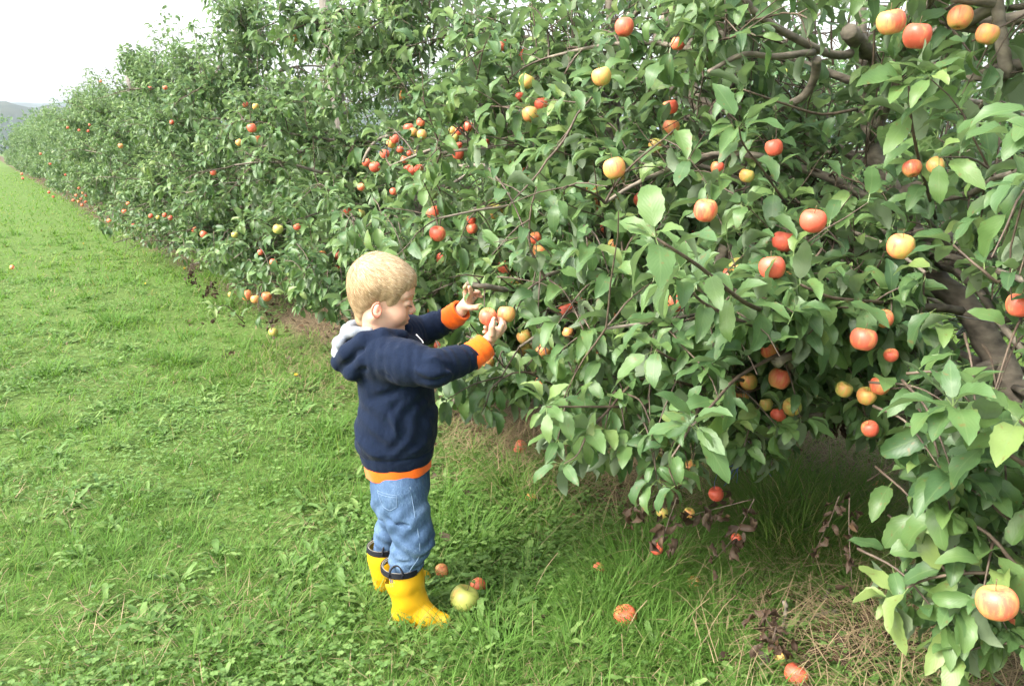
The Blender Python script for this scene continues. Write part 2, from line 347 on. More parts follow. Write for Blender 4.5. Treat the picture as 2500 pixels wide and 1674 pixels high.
def lawn_tufts():
    A = Acc(); m = 2600; x0, y0, r0 = fan(m, 1.2, 16.0, -0.25, 1.2); ok = SKIRT(x0, y0) < .6; x0, y0, r0 = x0[ok], y0[ok], r0[ok]; m = len(x0)
    c = np.repeat(np.arange(m), 26); n = len(c); sz = rng.uniform(.5, 1.25, m); tv = np.clip(rng.normal(.45, .22, m), 0, .8)
    x = x0[c] + rng.normal(0, .022, n) * sz[c]; y = y0[c] + rng.normal(0, .022, n) * sz[c]; fl = np.arctan2(y - y0[c], x - x0[c]) + rng.normal(0, .5, n) ; el = np.clip(rng.normal(1.0, .3, n), .3, 1.5)
    d = np.stack([np.cos(fl) * np.cos(el), np.sin(fl) * np.cos(el), np.sin(el)], 1); var = np.clip(tv[c] + rng.normal(0, .08, n), 0, .8); var = np.where(rng.random(n) < .07, .9 + .1 * rng.random(n), var)
    strips(A, np.stack([x, y, gz(x, y) - .004], 1), d, rng.uniform(.06, .15, n) * sz[c], rng.uniform(.0024, .0048, n) * np.maximum(1, r0[c] / 3), rng.uniform(.5, 2.0, n), var, rows=6)
    tag(A.build('grass_tufts', M_GRASS), 'coarse grass tufts standing out of the mown lawn', 'grass', kind='stuff')
lawn_tufts()
def clover():
    A = Acc(); n = 75000
    x, y, r = fan(n, 1.25, 10.0, -0.25, 1.2)
    keep = (rng.random(n) < np.clip(0.30 - 0.95 * wob(x, y, 1.4, 4.0), 0.05, 1)) & (SKIRT(x, y) < 0.5)
    x, y, r = x[keep], y[keep], r[keep]; n = len(x)
    h = rng.uniform(0.015, 0.055, n); a0 = rng.uniform(0, 6.28, n); v0 = np.clip(rng.normal(0.45, 0.2, n), 0, 1)
    tilt = rng.normal(0, 0.25, (n, 2))
    for j in range(3):
        a = a0 + j * 2.094; d = np.stack([np.cos(a), np.sin(a), rng.normal(0.1, 0.15, n)], 1)
        up = np.stack([tilt[:, 0], tilt[:, 1], np.ones(n)], 1)
        s = rng.uniform(0.008, 0.0135, n) * np.maximum(1, r / 4)**0.5
        leaves(A, np.stack([x, y, gz(x, y) + h], 1), d, up, s, s * 0.95, np.full(n, 0.3), np.full(n, 0.15), v0, rows=4, prof='round')
    tag(A.build('clover', M_WEED), 'low clover leaves between the grass', 'ground cover', kind='stuff')
clover()

def weeds():
    A = Acc(); n = 3600
    x, y, r = fan(n, 1.3, 14.0, -0.25, 1.1)
    keep = (SKIRT(x, y) < 0.4) & (rng.random(n) < 0.5 + 0.6 * wob(x, y, 1.1, 8.0))
    x, y = list(x[keep]), list(y[keep]); sc = list(rng.uniform(0.35, 1.15, len(x)))
    for (px, py, s) in [(1080, 1210, 1.3), (1120, 1260, 1.4), (1060, 1300, 1.2), (1150, 1330, 1.5), (1200, 1290, 1.3), (1170, 1400, 1.4), (990, 1400, 1.3), (1220, 1420, 1.2), (1100, 1440, 1.3),
                        (1060, 1220, 1.4), (1020, 1330, 1.1), (650, 920, 1.2), (700, 900, 1.3), (660, 890, 1.3), (760, 1190, 1.1), (1720, 1490, 1.0), (1280, 1480, 1.2), (1350, 1560, 1.2), (1030, 1490, 1.3), (560, 690, 1.5), (470, 700, 1.4), (900, 1480, 1.2)]:
        c = on_ground(px * K, py * K); x.append(c[0]); y.append(c[1]); sc.append(s)
    x = np.array(x); y = np.array(y); sc = np.array(sc)
    for j in range(9):
        n = len(x); a = j * 0.698 + rng.normal(0, 0.25, n) + x * 7; el = rng.uniform(0.25, 0.95, n)
        d = np.stack([np.cos(a) * np.cos(el), np.sin(a) * np.cos(el), np.sin(el)], 1)
        L = np.minimum(sc * rng.uniform(0.045, 0.095, n), .095)
        leaves(A, np.stack([x, y, gz(x, y)], 1) + d * 0.01, d, np.tile(UP, (n, 1)) + rng.normal(0, 0.15, (n, 3)), L, L * rng.uniform(0.30, 0.46, n), rng.uniform(0.4, 1.3, n), rng.uniform(0.05, 0.4, n),
               np.clip(rng.normal(0.5, 0.25, n), 0, 1), rows=13, prof='weed', wave=0.25)
    tag(A.build('broad_leaf_weeds', M_WEED), 'dandelion and dock leaves growing low in the grass', 'weeds', kind='stuff')
weeds()

def thatch():
    A = Acc(); n = 26000
    x, y, r = fan(n, 1.25, 12.0, -0.25, 1.2); keep = rng.random(n) < np.clip(0.25 + 1.1 * wob(x, y, 2.1, 2.2), 0.08, 1); x, y, r = x[keep], y[keep], r[keep]; n = len(x)
    a = rng.uniform(0, 6.28, n); el = np.clip(rng.normal(0.25, 0.25, n), 0, 1.2); d = np.stack([np.cos(a) * np.cos(el), np.sin(a) * np.cos(el), np.sin(el)], 1)
    strips(A, np.stack([x, y, gz(x, y) + rng.random(n) * 0.03], 1), d, rng.uniform(0.03, 0.10, n), rng.uniform(0.0016, 0.0032, n) * np.maximum(1, r / 3), rng.normal(0.3, 0.5, n), np.clip(rng.normal(0.62, 0.25, n), 0, 1), rows=4)
    tag(A.build('dead_grass', M_STRAW), 'yellowed dead blades lying in the living grass', 'dead grass', kind='stuff')
thatch()
def straw():
    A = Acc(); n = 22000
    y = rng.uniform(-0.5, 7.5, n)**1.0; x = 2.62 + rng.normal(0, 0.48, n) + 0.15 * wob(y, y)
    keep = rng.random(n) < 0.9; x, y = x[keep], y[keep]; n = len(x)
    # heaps of dry stems
    extra = []
    for (px, py, sp, c) in [(1280, 960, .22, 1700), (1200, 900, .2, 1000), (1380, 1010, .25, 1500), (1470, 1080, .2, 800), (1150, 980, .2, 700), (1920, 1060, .22, 900), (1600, 1180, .25, 700), (2060, 1180, .22, 800), (2100, 1400, .18, 400),
                            (1250, 1050, .25, 900), (760, 800, .3, 700), (820, 850, .3, 700), (640, 640, .4, 500), (1900, 1450, .2, 350), (2000, 1540, .2, 500), (1750, 1380, .15, 150), (2250, 1500, .15, 500), (450, 560, .5, 500)]:
        g = on_ground(px * K, py * K, 0.05); extra.append(np.stack([g[0] + rng.normal(0, sp, c), g[1] + rng.normal(0, sp, c), rng.random(c) * 0.12], 1))
    e = np.concatenate(extra); x = np.concatenate([x, e[:, 0]]); y = np.concatenate([y, e[:, 1]]); h = np.concatenate([rng.random(n) * 0.02, e[:, 2]]); n = len(x)
    a = rng.uniform(0, 6.28, n); el = np.clip(rng.normal(0.12, 0.28, n), -0.1, 1.2)
    d = np.stack([np.cos(a) * np.cos(el), np.sin(a) * np.cos(el), np.sin(el)], 1)
    strips(A, np.stack([x, y, gz(x, y) + 0.006 + h], 1), d, rng.uniform(0.05, 0.20, n), rng.uniform(0.0014, 0.0032, n), rng.normal(0.35, 0.4, n), np.clip(rng.normal(0.5, 0.3, n), 0, 1), rows=4)
    tag(A.build('dry_straw', M_STRAW), 'matted dry straw lying under the apple row', 'straw', kind='stuff')
    B = Acc(); n = 1100
    y = rng.uniform(0.2, 7, n); x = np.clip(2.3 + rng.normal(0, 0.5, n), 1.2, 3.6)
    c = on_ground(1960 * K, 1470 * K); m = 330; x[:m] = c[0] + rng.normal(0, .14, m); y[:m] = c[1] + rng.normal(0, .10, m)
    a = rng.uniform(0, 6.28, n); d = np.stack([np.cos(a), np.sin(a), rng.normal(0.1, 0.3, n)], 1); L = rng.uniform(0.03, 0.07, n)
    leaves(B, np.stack([x, y, gz(x, y) + 0.012 + rng.random(n) * 0.02], 1), d, UP + rng.normal(0, 0.5, (n, 3)), L, L * 0.5, rng.uniform(-1, 1.6, n), rng.uniform(0, 0.7, n), rng.random(n), rows=5, wave=0.5)
    tag(B.build('fallen_leaves', M_DEAD), 'brown fallen leaves scattered under the trees', 'dead leaves', kind='stuff')
straw()
# ------------------------------------------------------------------ fruit positions (display pixels of the photograph: x, y, diameter, redness, label)
APPLES = [
 (1428, 62, 46, .95, 'bright red apple high in the crown near the top edge'),
 (1551, 100, 34, .85, 'red apple half behind leaves, right of the highest bright red one'),
 (1376, 175, 48, .40, 'yellow apple with red cheek showing its dark eye, above the trunk fork'),
 (1190, 223, 26, .85, 'narrow red apple left of a pair under drooping leaves'),
 (1238, 238, 34, .85, 'red apple of the pair hanging under big drooping dark leaves'),
 (1213, 262, 40, .45, 'orange yellow apple of the pair under big drooping dark leaves'),
 (1204, 186, 38, .15, 'yellow apple mostly covered by a long dark leaf'),
 (1533, 245, 38, .75, 'upper of two apples stacked beside curled leaves, pinkish red'),
 (1535, 292, 40, .50, 'lower of two apples stacked beside curled leaves, orange yellow'),
 (1500, 333, 36, .12, 'greenish yellow apple below the stacked pair'),
 (1405, 385, 54, .42, 'large yellow apple with orange cheek in front of the upright trunk'),
 (1415, 400, 44, .20, 'yellow apple tucked behind the large one at the upright trunk'),
 (1466, 457, 36, .92, 'red apple just right of the upright grey trunk'),
 (1412, 452, 30, .30, 'yellowish apple against the upright trunk, shaded'),
 (1404, 560, 30, .30, 'yellow apple right of the upright trunk at half height'),
 (1410, 580, 24, .80, 'small red apple below the yellow one beside the upright trunk'),
 (1322, 388, 28, .25, 'yellow apple left of the upright trunk behind leaves'),
 (1253, 408, 28, .80, 'reddish apple deep between leaves left of the upright trunk'),
 (1203, 396, 26, .70, 'orange apple behind a green leaf above the boy branch'),
 (1770, 338, 42, .85, 'coral red apple with a leaf over its right side'),
 (1614, 481, 56, .65, 'streaky orange and red apple with a leaf across its top'),
 (1641, 383, 32, .75, 'small red apple behind a dark leaf'),
 (1708, 402, 36, .30, 'pale orange apple above the horizontal limb'),
 (1860, 505, 62, 1.0, 'largest bright red apple hanging in the open below the horizontal limb'),
 (1792, 552, 54, .85, 'shaded red apple behind twigs, left below the brightest one'),
 (1766, 612, 62, .92, 'big streaked red apple with a small leaf on its cheek'),
 (1806, 640, 46, .50, 'orange apple hiding behind the big streaked red one'),
 (2060, 563, 62, .55, 'orange green apple bitten by leaf shadow near the leaning trunk'),
 (2086, 385, 44, .60, 'orange apple behind the upright leafy shoot'),
 (2140, 378, 40, .30, 'yellow apple right of the upright leafy shoot'),
 (2038, 50, 66, .62, 'pale pink apple at the top edge, left of a touching pair'),
 (2098, 82, 64, .80, 'rosy apple at the top edge, right of a touching pair'),
 (2196, 40, 56, .45, 'orange apple high at the top right behind a dark leaf'),
 (2258, 78, 52, .40, 'scabby yellow orange apple beside the dark limb at the top right'),
 (1158, 718, 44, .60, 'red and yellow apple hanging just right of the one the boy holds'),
 (1116, 724, 43, .70, 'apple held between the fingers of the boy'),
 (1112, 828, 40, .62, 'striped apple hanging right under the orange cuff'),
 (1297, 713, 42, 1.0, 'bright red apple hanging from the low horizontal branch'),
 (1245, 800, 40, .42, 'orange yellow apple hanging low right of the boy'),
 (1199, 770, 36, .20, 'upper of two green yellow apples right of the boy hands'),
 (1201, 799, 34, .12, 'lower of two green yellow apples right of the boy hands'),
 (1299, 760, 28, .40, 'small brownish apple under the bright red one on the low branch'),
 (1236, 572, 38, .40, 'green apple with orange shoulder amid leaves above the low branch'),
 (1225, 545, 30, .70, 'reddish apple above the green shouldered one'),
 (1326, 685, 24, .90, 'red sliver of apple above the low branch'),
 (1385, 520, 26, .85, 'small red apple left of the trunk behind leaves'),
 (1547, 692, 50, .82, 'red apple with a curved leaf across it in the middle of the crown'),
 (1470, 773, 26, .95, 'red sliver of apple among leaves below the middle'),
 (1650, 640, 36, .30, 'yellow apple under arching leaves in the middle of the crown'),
 (1688, 610, 44, .25, 'yellow green apple under a broad leaf left of the streaked red one'),
 (1668, 633, 44, .80, 'dull red apple in shade left of the big streaked one'),
 (1712, 872, 42, .35, 'yellow apple with dark specks in the low cluster'),
 (1783, 865, 52, .58, 'striped orange apple beneath the crooked branch stub'),
 (1752, 925, 32, .05, 'small green apple hanging in the low cluster'),
 (1665, 880, 48, .10, 'yellow apple behind twigs in the low cluster'),
 (1697, 905, 34, .45, 'brownish orange apple in the low cluster'),
 (1780, 948, 36, .85, 'dull red apple at the bottom of the low cluster'),
 (1715, 945, 32, .90, 'dark red apple in shade at the bottom of the low cluster'),
 (1812, 930, 44, .15, 'yellow apple hidden by hanging leaves'),
 (1760, 800, 44, .60, 'orange apple behind a pair of leaves above the low cluster'),
 (1975, 775, 62, .72, 'red orange apple with two dark leaves across it'),
 (2022, 728, 44, .55, 'orange apple with a pale folded leaf beside it'),
 (2012, 882, 46, .60, 'orange red apple behind dark leaves, low on the right'),
 (1982, 905, 46, .30, 'yellow orange apple left of a low orange red one'),
 (1930, 890, 40, .15, 'yellow apple behind long hanging leaves'),
 (2038, 812, 34, .75, 'small pink apple behind dark leaves'),
 (2332, 697, 60, .80, 'red orange apple at the right edge of the picture'),
 (1990, 980, 40, .80, 'red apple among dead stalks under the crown'),
 (1608, 985, 42, .15, 'yellow apple behind the big leaf rosette, left one'),
 (1660, 990, 44, .10, 'yellow apple behind the big leaf rosette, right one'),
 (1525, 1070, 46, .72, 'orange red apple in the hanging low bunch'),
 (1497, 1052, 42, .10, 'green apple left in the hanging low bunch'),
 (1480, 1035, 24, .85, 'red sliver of apple at the top of the hanging low bunch'),
 (1575, 1068, 38, .35, 'yellow apple right in the hanging low bunch'),
 (1378, 1000, 36, .30, 'yellow orange apple behind the low hanging leaves'),
 (1638, 1129, 36, 1.0, 'bright red apple dangling alone on a thin string of twig'),
 (1515, 1171, 28, .05, 'shrivelled pale green apple beside withered leaves'),
 (1576, 1172, 26, .30, 'pale apple with pink cheek right of withered leaves'),
 (1502, 1254, 30, .95, 'red apple hanging nearly on the grass beneath withered leaves'),
 (1684, 1231, 26, .80, 'small red apple hanging among dark withered leaves'),
 (2280, 1377, 92, .62, 'large pale orange apple close by at the lower right'),
 (2264, 1335, 64, .90, 'red apple hidden behind the large pale orange one'),
 (2296, 1405, 60, .55, 'apple pressed under the large pale orange one'),
 (857, 382, 27, .92, 'red apple beneath the bare hooked branch'),
 (838, 372, 20, .80, 'orange red apple left of the one beneath the bare hooked branch'),
 (880, 352, 23, .92, 'red apple right of the bare hooked branch'),
 (895, 328, 23, .25, 'yellow apple with an orange shoulder above the hooked branch cluster'),
 (903, 318, 22, .85, 'red apple just above the yellow one in the cluster'),
 (935, 293, 24, .85, 'orange red apple at the top left of the high cluster'),
 (962, 280, 20, .70, 'apple at the top right of the high cluster, half red half yellow'),
 (945, 302, 22, .30, 'yellow apple in the middle of the high cluster'),
 (965, 308, 24, .30, 'yellow apple at the right of the high cluster'),
 (915, 342, 18, .80, 'small orange apple in the small low cluster'),
 (925, 365, 18, .75, 'small orange apple at the bottom of the small low cluster'),
 (937, 351, 14, .95, 'tiny red apple in the small low cluster'),
 (951, 351, 16, .10, 'tiny yellow green apple in the small low cluster'),
 (933, 386, 20, .85, 'left of three red apples under a narrow leaf'),
 (945, 390, 22, .90, 'middle of three red apples under a narrow leaf'),
 (958, 386, 24, .88, 'right of three red apples under a narrow leaf'),
 (1035, 298, 20, .20, 'yellow green apple left in the cluster under the vertical twig'),
 (1050, 300, 20, .80, 'red apple beside the yellow green one under the vertical twig'),
 (1072, 290, 26, .82, 'large red apple at the right of the twig cluster'),
 (1040, 315, 20, .25, 'yellow apple below the twig cluster'),
 (1050, 332, 16, .95, 'small red apple below the twig cluster'),
 (1048, 352, 28, .90, 'red apple in front of the diagonal branch'),
 (1112, 325, 16, .95, 'tiny red apple at the right end of the high clusters'),
 (990, 485, 34, .82, 'red apple with a leaf folded over its right half'),
 (1080, 523, 27, .75, 'orange red apple above the low branch, left of the trunk'),
 (1078, 502, 22, .85, 'red apple peeping over the orange red one'),
 (1012, 592, 30, .85, 'dark red apple behind leaves right of the boy head'),
 (830, 545, 26, .80, 'red apple half hidden above the boy hair'),
 (826, 428, 18, .60, 'orange apple above the boy, in full leaf'),
 (900, 438, 18, .80, 'red apple on a leafy twig above the boy'),
 (680, 519, 17, .92, 'red apple beside a pale dry leaf, left of the boy'),
 (636, 524, 24, .10, 'yellow apple left of the red one with the dry leaf'),
 (596, 577, 15, .95, 'small red apple low in the crown left of the boy'),
 (625, 600, 18, .70, 'orange apple low in the crown left of the boy'),
 (565, 675, 26, .55, 'orange apple at the left of the low hanging bunch'),
 (584, 684, 22, .40, 'yellow orange apple in the middle of the low hanging bunch'),
 (610, 678, 24, .55, 'orange apple at the right of the low hanging bunch'),
 (576, 293, 22, .85, 'red apple in the upper crown left of the boy'),
 (590, 318, 18, .60, 'orange apple just under the red one in the upper crown'),
 (562, 240, 15, .92, 'pinkish red apple high in the crown'),
 (585, 244, 16, .30, 'greenish apple right of the pinkish red one'),
 (547, 326, 17, .30, 'yellow apple left of the red one in the upper crown'),
 (466, 536, 17, .85, 'red apple low in the row with dark leaves behind'),
 (537, 537, 16, .05, 'green apple low in the row'),
 (444, 525, 16, .60, 'orange apple left of the low red one'),
 (488, 395, 14, .85, 'red apple at mid height of the row, small'),
 (393, 280, 12, .92, 'small red apple halfway up the far crown'),
 (378, 201, 12, .65, 'small orange apple high in the far crown'),
 (343, 202, 11, .92, 'small red apple high in the far crown'),
 (276, 334, 13, .60, 'small orange apple in the middle of the far crown'),
 (285, 484, 14, .75, 'leftmost of the orange apples lining the far crown bottom'),
 (305, 515, 12, .70, 'lowest small orange apple under the far crown'),
 (345, 494, 13, .80, 'orange apple of the far bottom line, second from left'),
 (362, 497, 12, .20, 'yellow apple of the far bottom line'),
 (377, 492, 13, .75, 'orange apple of the far bottom line, second from right'),
 (390, 498, 13, .85, 'red apple at the right end of the far bottom line'),
 (250, 505, 12, .70, 'small orange apple beside pale leaves at the crown edge'),
 (293, 466, 10, .65, 'tiny orange apple above the far bottom line'),
]
APPLES += [(x_, y_, 8.5, .7, 'one of the tiny orange apples clustered low in the distant crown') for x_, y_ in ((181, 431), (190, 441), (175, 447), (186, 455), (197, 447), (180, 461), (188, 469), (168, 458), (196, 462))]
APPLES += [(x_, y_, 7.0, .85, 'one of the tiny red apples scattered over the distant crowns') for x_, y_ in ((155, 292), (181, 298), (205, 286), (115, 375), (50, 398), (52, 408), (230, 186), (202, 300), (150, 400), (112, 440), (122, 450), (93, 352))]

YR = [0.2, .5, 1.0, 1.6, 2.2, 2.8, 3.35]; WR = [.80, 1.1, 1.18, 1.0, .82, .55, .22]
def front(y, z): return 2.5 - np.interp(z, YR, WR) + 0.10 * wob(y * 1.3, z * 2, 1.0, 2.0)

FRUIT = []                        # world position, radius, redness, label, pixel, depth
for i, (x, y, dpx, red, lab) in enumerate(APPLES):
    r_ = ray(x * K, y * K); t = 0.0625 * FPX / (dpx * K)
    p = uvz(*(r_ * t)) + [0, 0, EYE]
    dirw = uvz(*r_)
    fx = front(p[1], p[2])
    if p[0] > fx + (0.42 if x > 820 else 0.20) or p[0] < fx - (0.02 if x < 1100 else 0.30):
        lim = fx + (0.42 if x > 820 else 0.20) if p[0] > fx else fx + (0.03 if x < 1100 else -0.10)
        if True:
            for _ in range(6):
                t = lim / dirw[0]; p = dirw * t + [0, 0, EYE]; lim = front(p[1], p[2]) + (0.42 if x > 820 else 0.15)
    zm = .22 if y < 1200 else .11
    if p[2] < zm: t = (zm - EYE) / dirw[2]; p = dirw * t + [0, 0, EYE]
    if lab.startswith('apple held'): t = 2.155 / r_[1]; p = dirw * t + [0, 0, EYE]
    if lab.startswith('red and yellow apple hanging just right'): t = 2.20 / r_[1]; p = dirw * t + [0, 0, EYE]
    real = dpx * K * t / FPX
    FRUIT.append((p, real / 2, red, lab, (x * K, y * K), t))
FPXY = np.array([f[4] for f in FRUIT]); FT = np.array([f[5] for f in FRUIT]); FR = np.array([f[1] for f in FRUIT])

# ------------------------------------------------------------------ where foliage of the front row may be
EDGE = np.array([(-400, 395), (0, 398), (60, 432), (150, 492), (250, 560), (330, 585), (400, 640), (450, 640), (500, 690), (540, 735), (620, 690), (700, 700), (735, 790), (800, 795), (960, 900),
                 (1010, 955), (1130, 965), (1180, 905), (1215, 1070), (1320, 1110), (1400, 985), (1440, 1120), (1560, 1160), (1620, 1060), (1700, 1000), (1850, 985), (2000, 1000), (2080, 1140),
                 (2110, 1270), (1990, 1300), (1985, 1440), (2120, 1470), (2150, 1700), (2800, 1700)], float) * K
ex = np.maximum.accumulate(EDGE[:, 0] + np.arange(len(EDGE)) * 0.01)
def in_poly(px, py, poly):
    poly = np.array(poly, float); c = np.zeros(len(px), bool); j = len(poly) - 1
    for i in range(len(poly)):
        xi, yi = poly[i]; xj, yj = poly[j]
        cr = ((yi > py) != (yj > py)) & (px < (xj - xi) * (py - yi) / (yj - yi + 1e-9) + xi); c ^= cr; j = i
    return c
BOY = np.array([(745, 700), (780, 560), (880, 545), (975, 610), (980, 700), (1040, 670), (1050, 630), (1110, 635), (1150, 690), (1150, 770), (1135, 850), (1020, 900), (1010, 1100), (1010, 1440), (830, 1440), (800, 1100), (745, 860)], float) * K
def allowed(base, tip, slack=0.0):
    """front-row foliage: keep clear of the alley, the boy and the open ground under the crowns"""
    ok = np.ones(len(base), bool)
    for p in (base, tip):
        px, py, v = project(p)
        lim = np.interp(px, ex, EDGE[:, 1]) + 14 * np.sin(px * 0.045) + 10 * np.sin(px * 0.021 + 1) + slack
        ok &= ~((v > 0.2) & (py > lim) & (px > -300) & (p[:, 0] < 4.0))
        ok &= ~((v > 0.1) & (v < 2.62) & in_poly(px, py, BOY))
        ok &= ~((v < 1.15) & (px < 2750) & (py > -100))
    return ok
FH = np.array([.45 if any(w_ in f[3] for w_ in ('behind', 'hid', 'shade', 'cover', 'tucked', 'deep', 'sliver', 'half', 'peep', 'under arch', 'under a broad', 'across')) else (1.6 if any(w_ in f[3] for w_ in ('bright red', 'largest', 'hanging low right', 'green yellow apples right', 'big streaked', 'streaky', 'large yellow', 'dark eye', 'under the orange cuff', 'coral', 'held', 'just right of', 'large pale', 'touching pair', 'on the low branch', 'dark specks', 'striped')) else .95) for f in FRUIT])
def prune_fruit(base, tip, h):
    sc = np.where(h, .45, .82)
    c = (base * 0.5 + tip * 0.5); px, py, v = project(c); L = np.linalg.norm(tip - base, axis=1)
    fw = v * math.cos(PITCH) - (c[:, 2] - EYE) * math.sin(PITCH); lp = L * FPX / np.maximum(fw, .2)
    bad = np.zeros(len(c), bool)
    for (fx, fy), t, r, hf in zip(FPXY, FT, FR, FH):
        rp = r * FPX / t
        if fy > 1130 * K and fx < 1720 * K: hf = 1.5
        bad |= (v > 0) & (fw < t + 0.02) & (np.hypot(px - fx, py - fy) < (rp * 0.75 + lp * 0.42) * sc * hf)
    return ~bad

LIMBS = [([(2150, 610), (2215, 745), (2262, 820), (2330, 900)], 2.3, 60, .04), ([(2140, 480), (2160, 560)], 2.3, 26, .3), ([(2020, 390), (2000, 300)], 2.5, 20, .2), ([(2060, 535), (1860, 548), (1700, 562)], 2.3, 13, .25),
         ([(2020, 140), (1940, 72)], 2.5, 26, .1), ([(1985, 128), (1920, 130), (1850, 104), (1740, 40), (1690, 0)], 2.4, 13, .2), ([(1868, 135), (1862, 180), (1832, 225), (1770, 248)], 2.5, 18, .2),
         ([(1860, 120), (1770, 130), (1700, 125), (1620, 165)], 2.3, 10, .25), ([(1385, 600), (1380, 540), (1384, 395)], 3.7, 20, .2), ([(1404, 330), (1408, 225)], 3.7, 22, .3), ([(1440, 440), (1445, 390)], 3.4, 12, .3),
         ([(2278, -20), (2288, 72), (2312, 165)], 1.95, 22, .05), ([(2180, 0), (2342, 20)], 1.95, 16, .15), ([(735, 0), (752, 60)], 6.3, 14, .55), ([(290, 180), (302, 210)], 15, 7, .1), ([(1390, 650), (1290, 680), (1180, 668), (1090, 655)], 2.4, 16, .25),
         ([(835, 372), (845, 340), (868, 318)], 4.5, 9, .3), ([(1030, 425), (1060, 405), (1095, 380)], 4.3, 9, .2), ([(1820, 818), (1790, 815)], 1.9, 22, .1), ([(2270, 590), (2160, 565)], 2.3, 12, .3), ([(2300, 840), (2290, 790), (2330, 740)], 2.2, 16, .2),
         ([(1800, 713), (1700, 705), (1600, 650), (1530, 600)], 1.7, 7, .4), ([(2085, 280), (2092, 420)], 1.9, 8, .3), ([(1130, 870), (1245, 860)], 3.0, 30, .3)]
GAPS = [([(2130, 640), (2342, 620), (2342, 880), (2280, 870), (2200, 690)], .30), ([(1850, 600), (1960, 560), (2100, 600), (2130, 680), (2000, 660)], .5), ([(1980, 30), (2200, 110), (2342, 60), (2342, -40), (1900, -40)], .45), ([(1480, 90), (1780, 60), (1800, 300), (1560, 320)], .55),
        ([(1850, 350), (2020, 320), (1990, 480), (1860, 470)], .4), ([(1180, 700), (1400, 690), (1390, 840), (1200, 860)], .14), ([(1600, 280), (1720, 260), (1730, 420), (1600, 440)], .55), ([(1850, 900), (2080, 880), (2080, 1000), (1850, 990)], .5)]
def prune_view(base, tip, R):
    c = (base + tip) / 2; px, py, v = project(c); L = np.linalg.norm(tip - base, axis=1); lp = L * FPX / np.maximum(v, .3); keep = np.ones(len(c), bool); u = R.random(len(c))
    for pl, vm, w, kp in LIMBS:
        pl = np.array(pl, float) * K; d = np.full(len(c), 1e9)
        for a, b in zip(pl[:-1], pl[1:]):
            ab = b - a; h = np.clip(((px - a[0]) * ab[0] + (py - a[1]) * ab[1]) / (ab @ ab), 0, 1); d = np.minimum(d, np.hypot(px - a[0] - h * ab[0], py - a[1] - h * ab[1]))
        keep &= ~((v > 0) & (v < vm) & (d < w * K * .6 + lp * .33) & (u > kp))
    for pl, kp in GAPS: keep &= ~((v > 0) & (c[:, 0] < 5) & in_poly(px, py, np.array(pl, float) * K) & (u > kp))
    return keep
def trunk_clear(base, tip):                              # nothing grows across the bare leaning trunk on the alley side
    c = (base + tip) / 2; px, py, v = project(c); L = np.linalg.norm(tip - base, axis=1); lp = L * FPX / np.maximum(v, .3); d = np.full(len(c), 1e9); pl = np.array([(2165, 650), (2215, 745), (2262, 820), (2320, 880)], float) * K
    for a, b in zip(pl[:-1], pl[1:]):
        ab = b - a; h = np.clip(((px - a[0]) * ab[0] + (py - a[1]) * ab[1]) / (ab @ ab), 0, 1); d = np.minimum(d, np.hypot(px - a[0] - h * ab[0], py - a[1] - h * ab[1]))
    return ~((v > 0) & (v < 2.4) & (d < 34 + lp * .32))
def rdir(az, el): return np.array([math.cos(az) * math.cos(el), math.sin(az) * math.cos(el), math.sin(el)])
def grow_path(p, d, L, n, grav, jit, R):
    pts = [np.array(p, float)]; d = np.array(d, float); st = L / n
    for i in range(n):
        d = d + R.normal(0, jit, 3) + np.array([0, 0, -grav]); d /= np.linalg.norm(d); pts.append(pts[-1] + d * st)
    return np.array(pts)

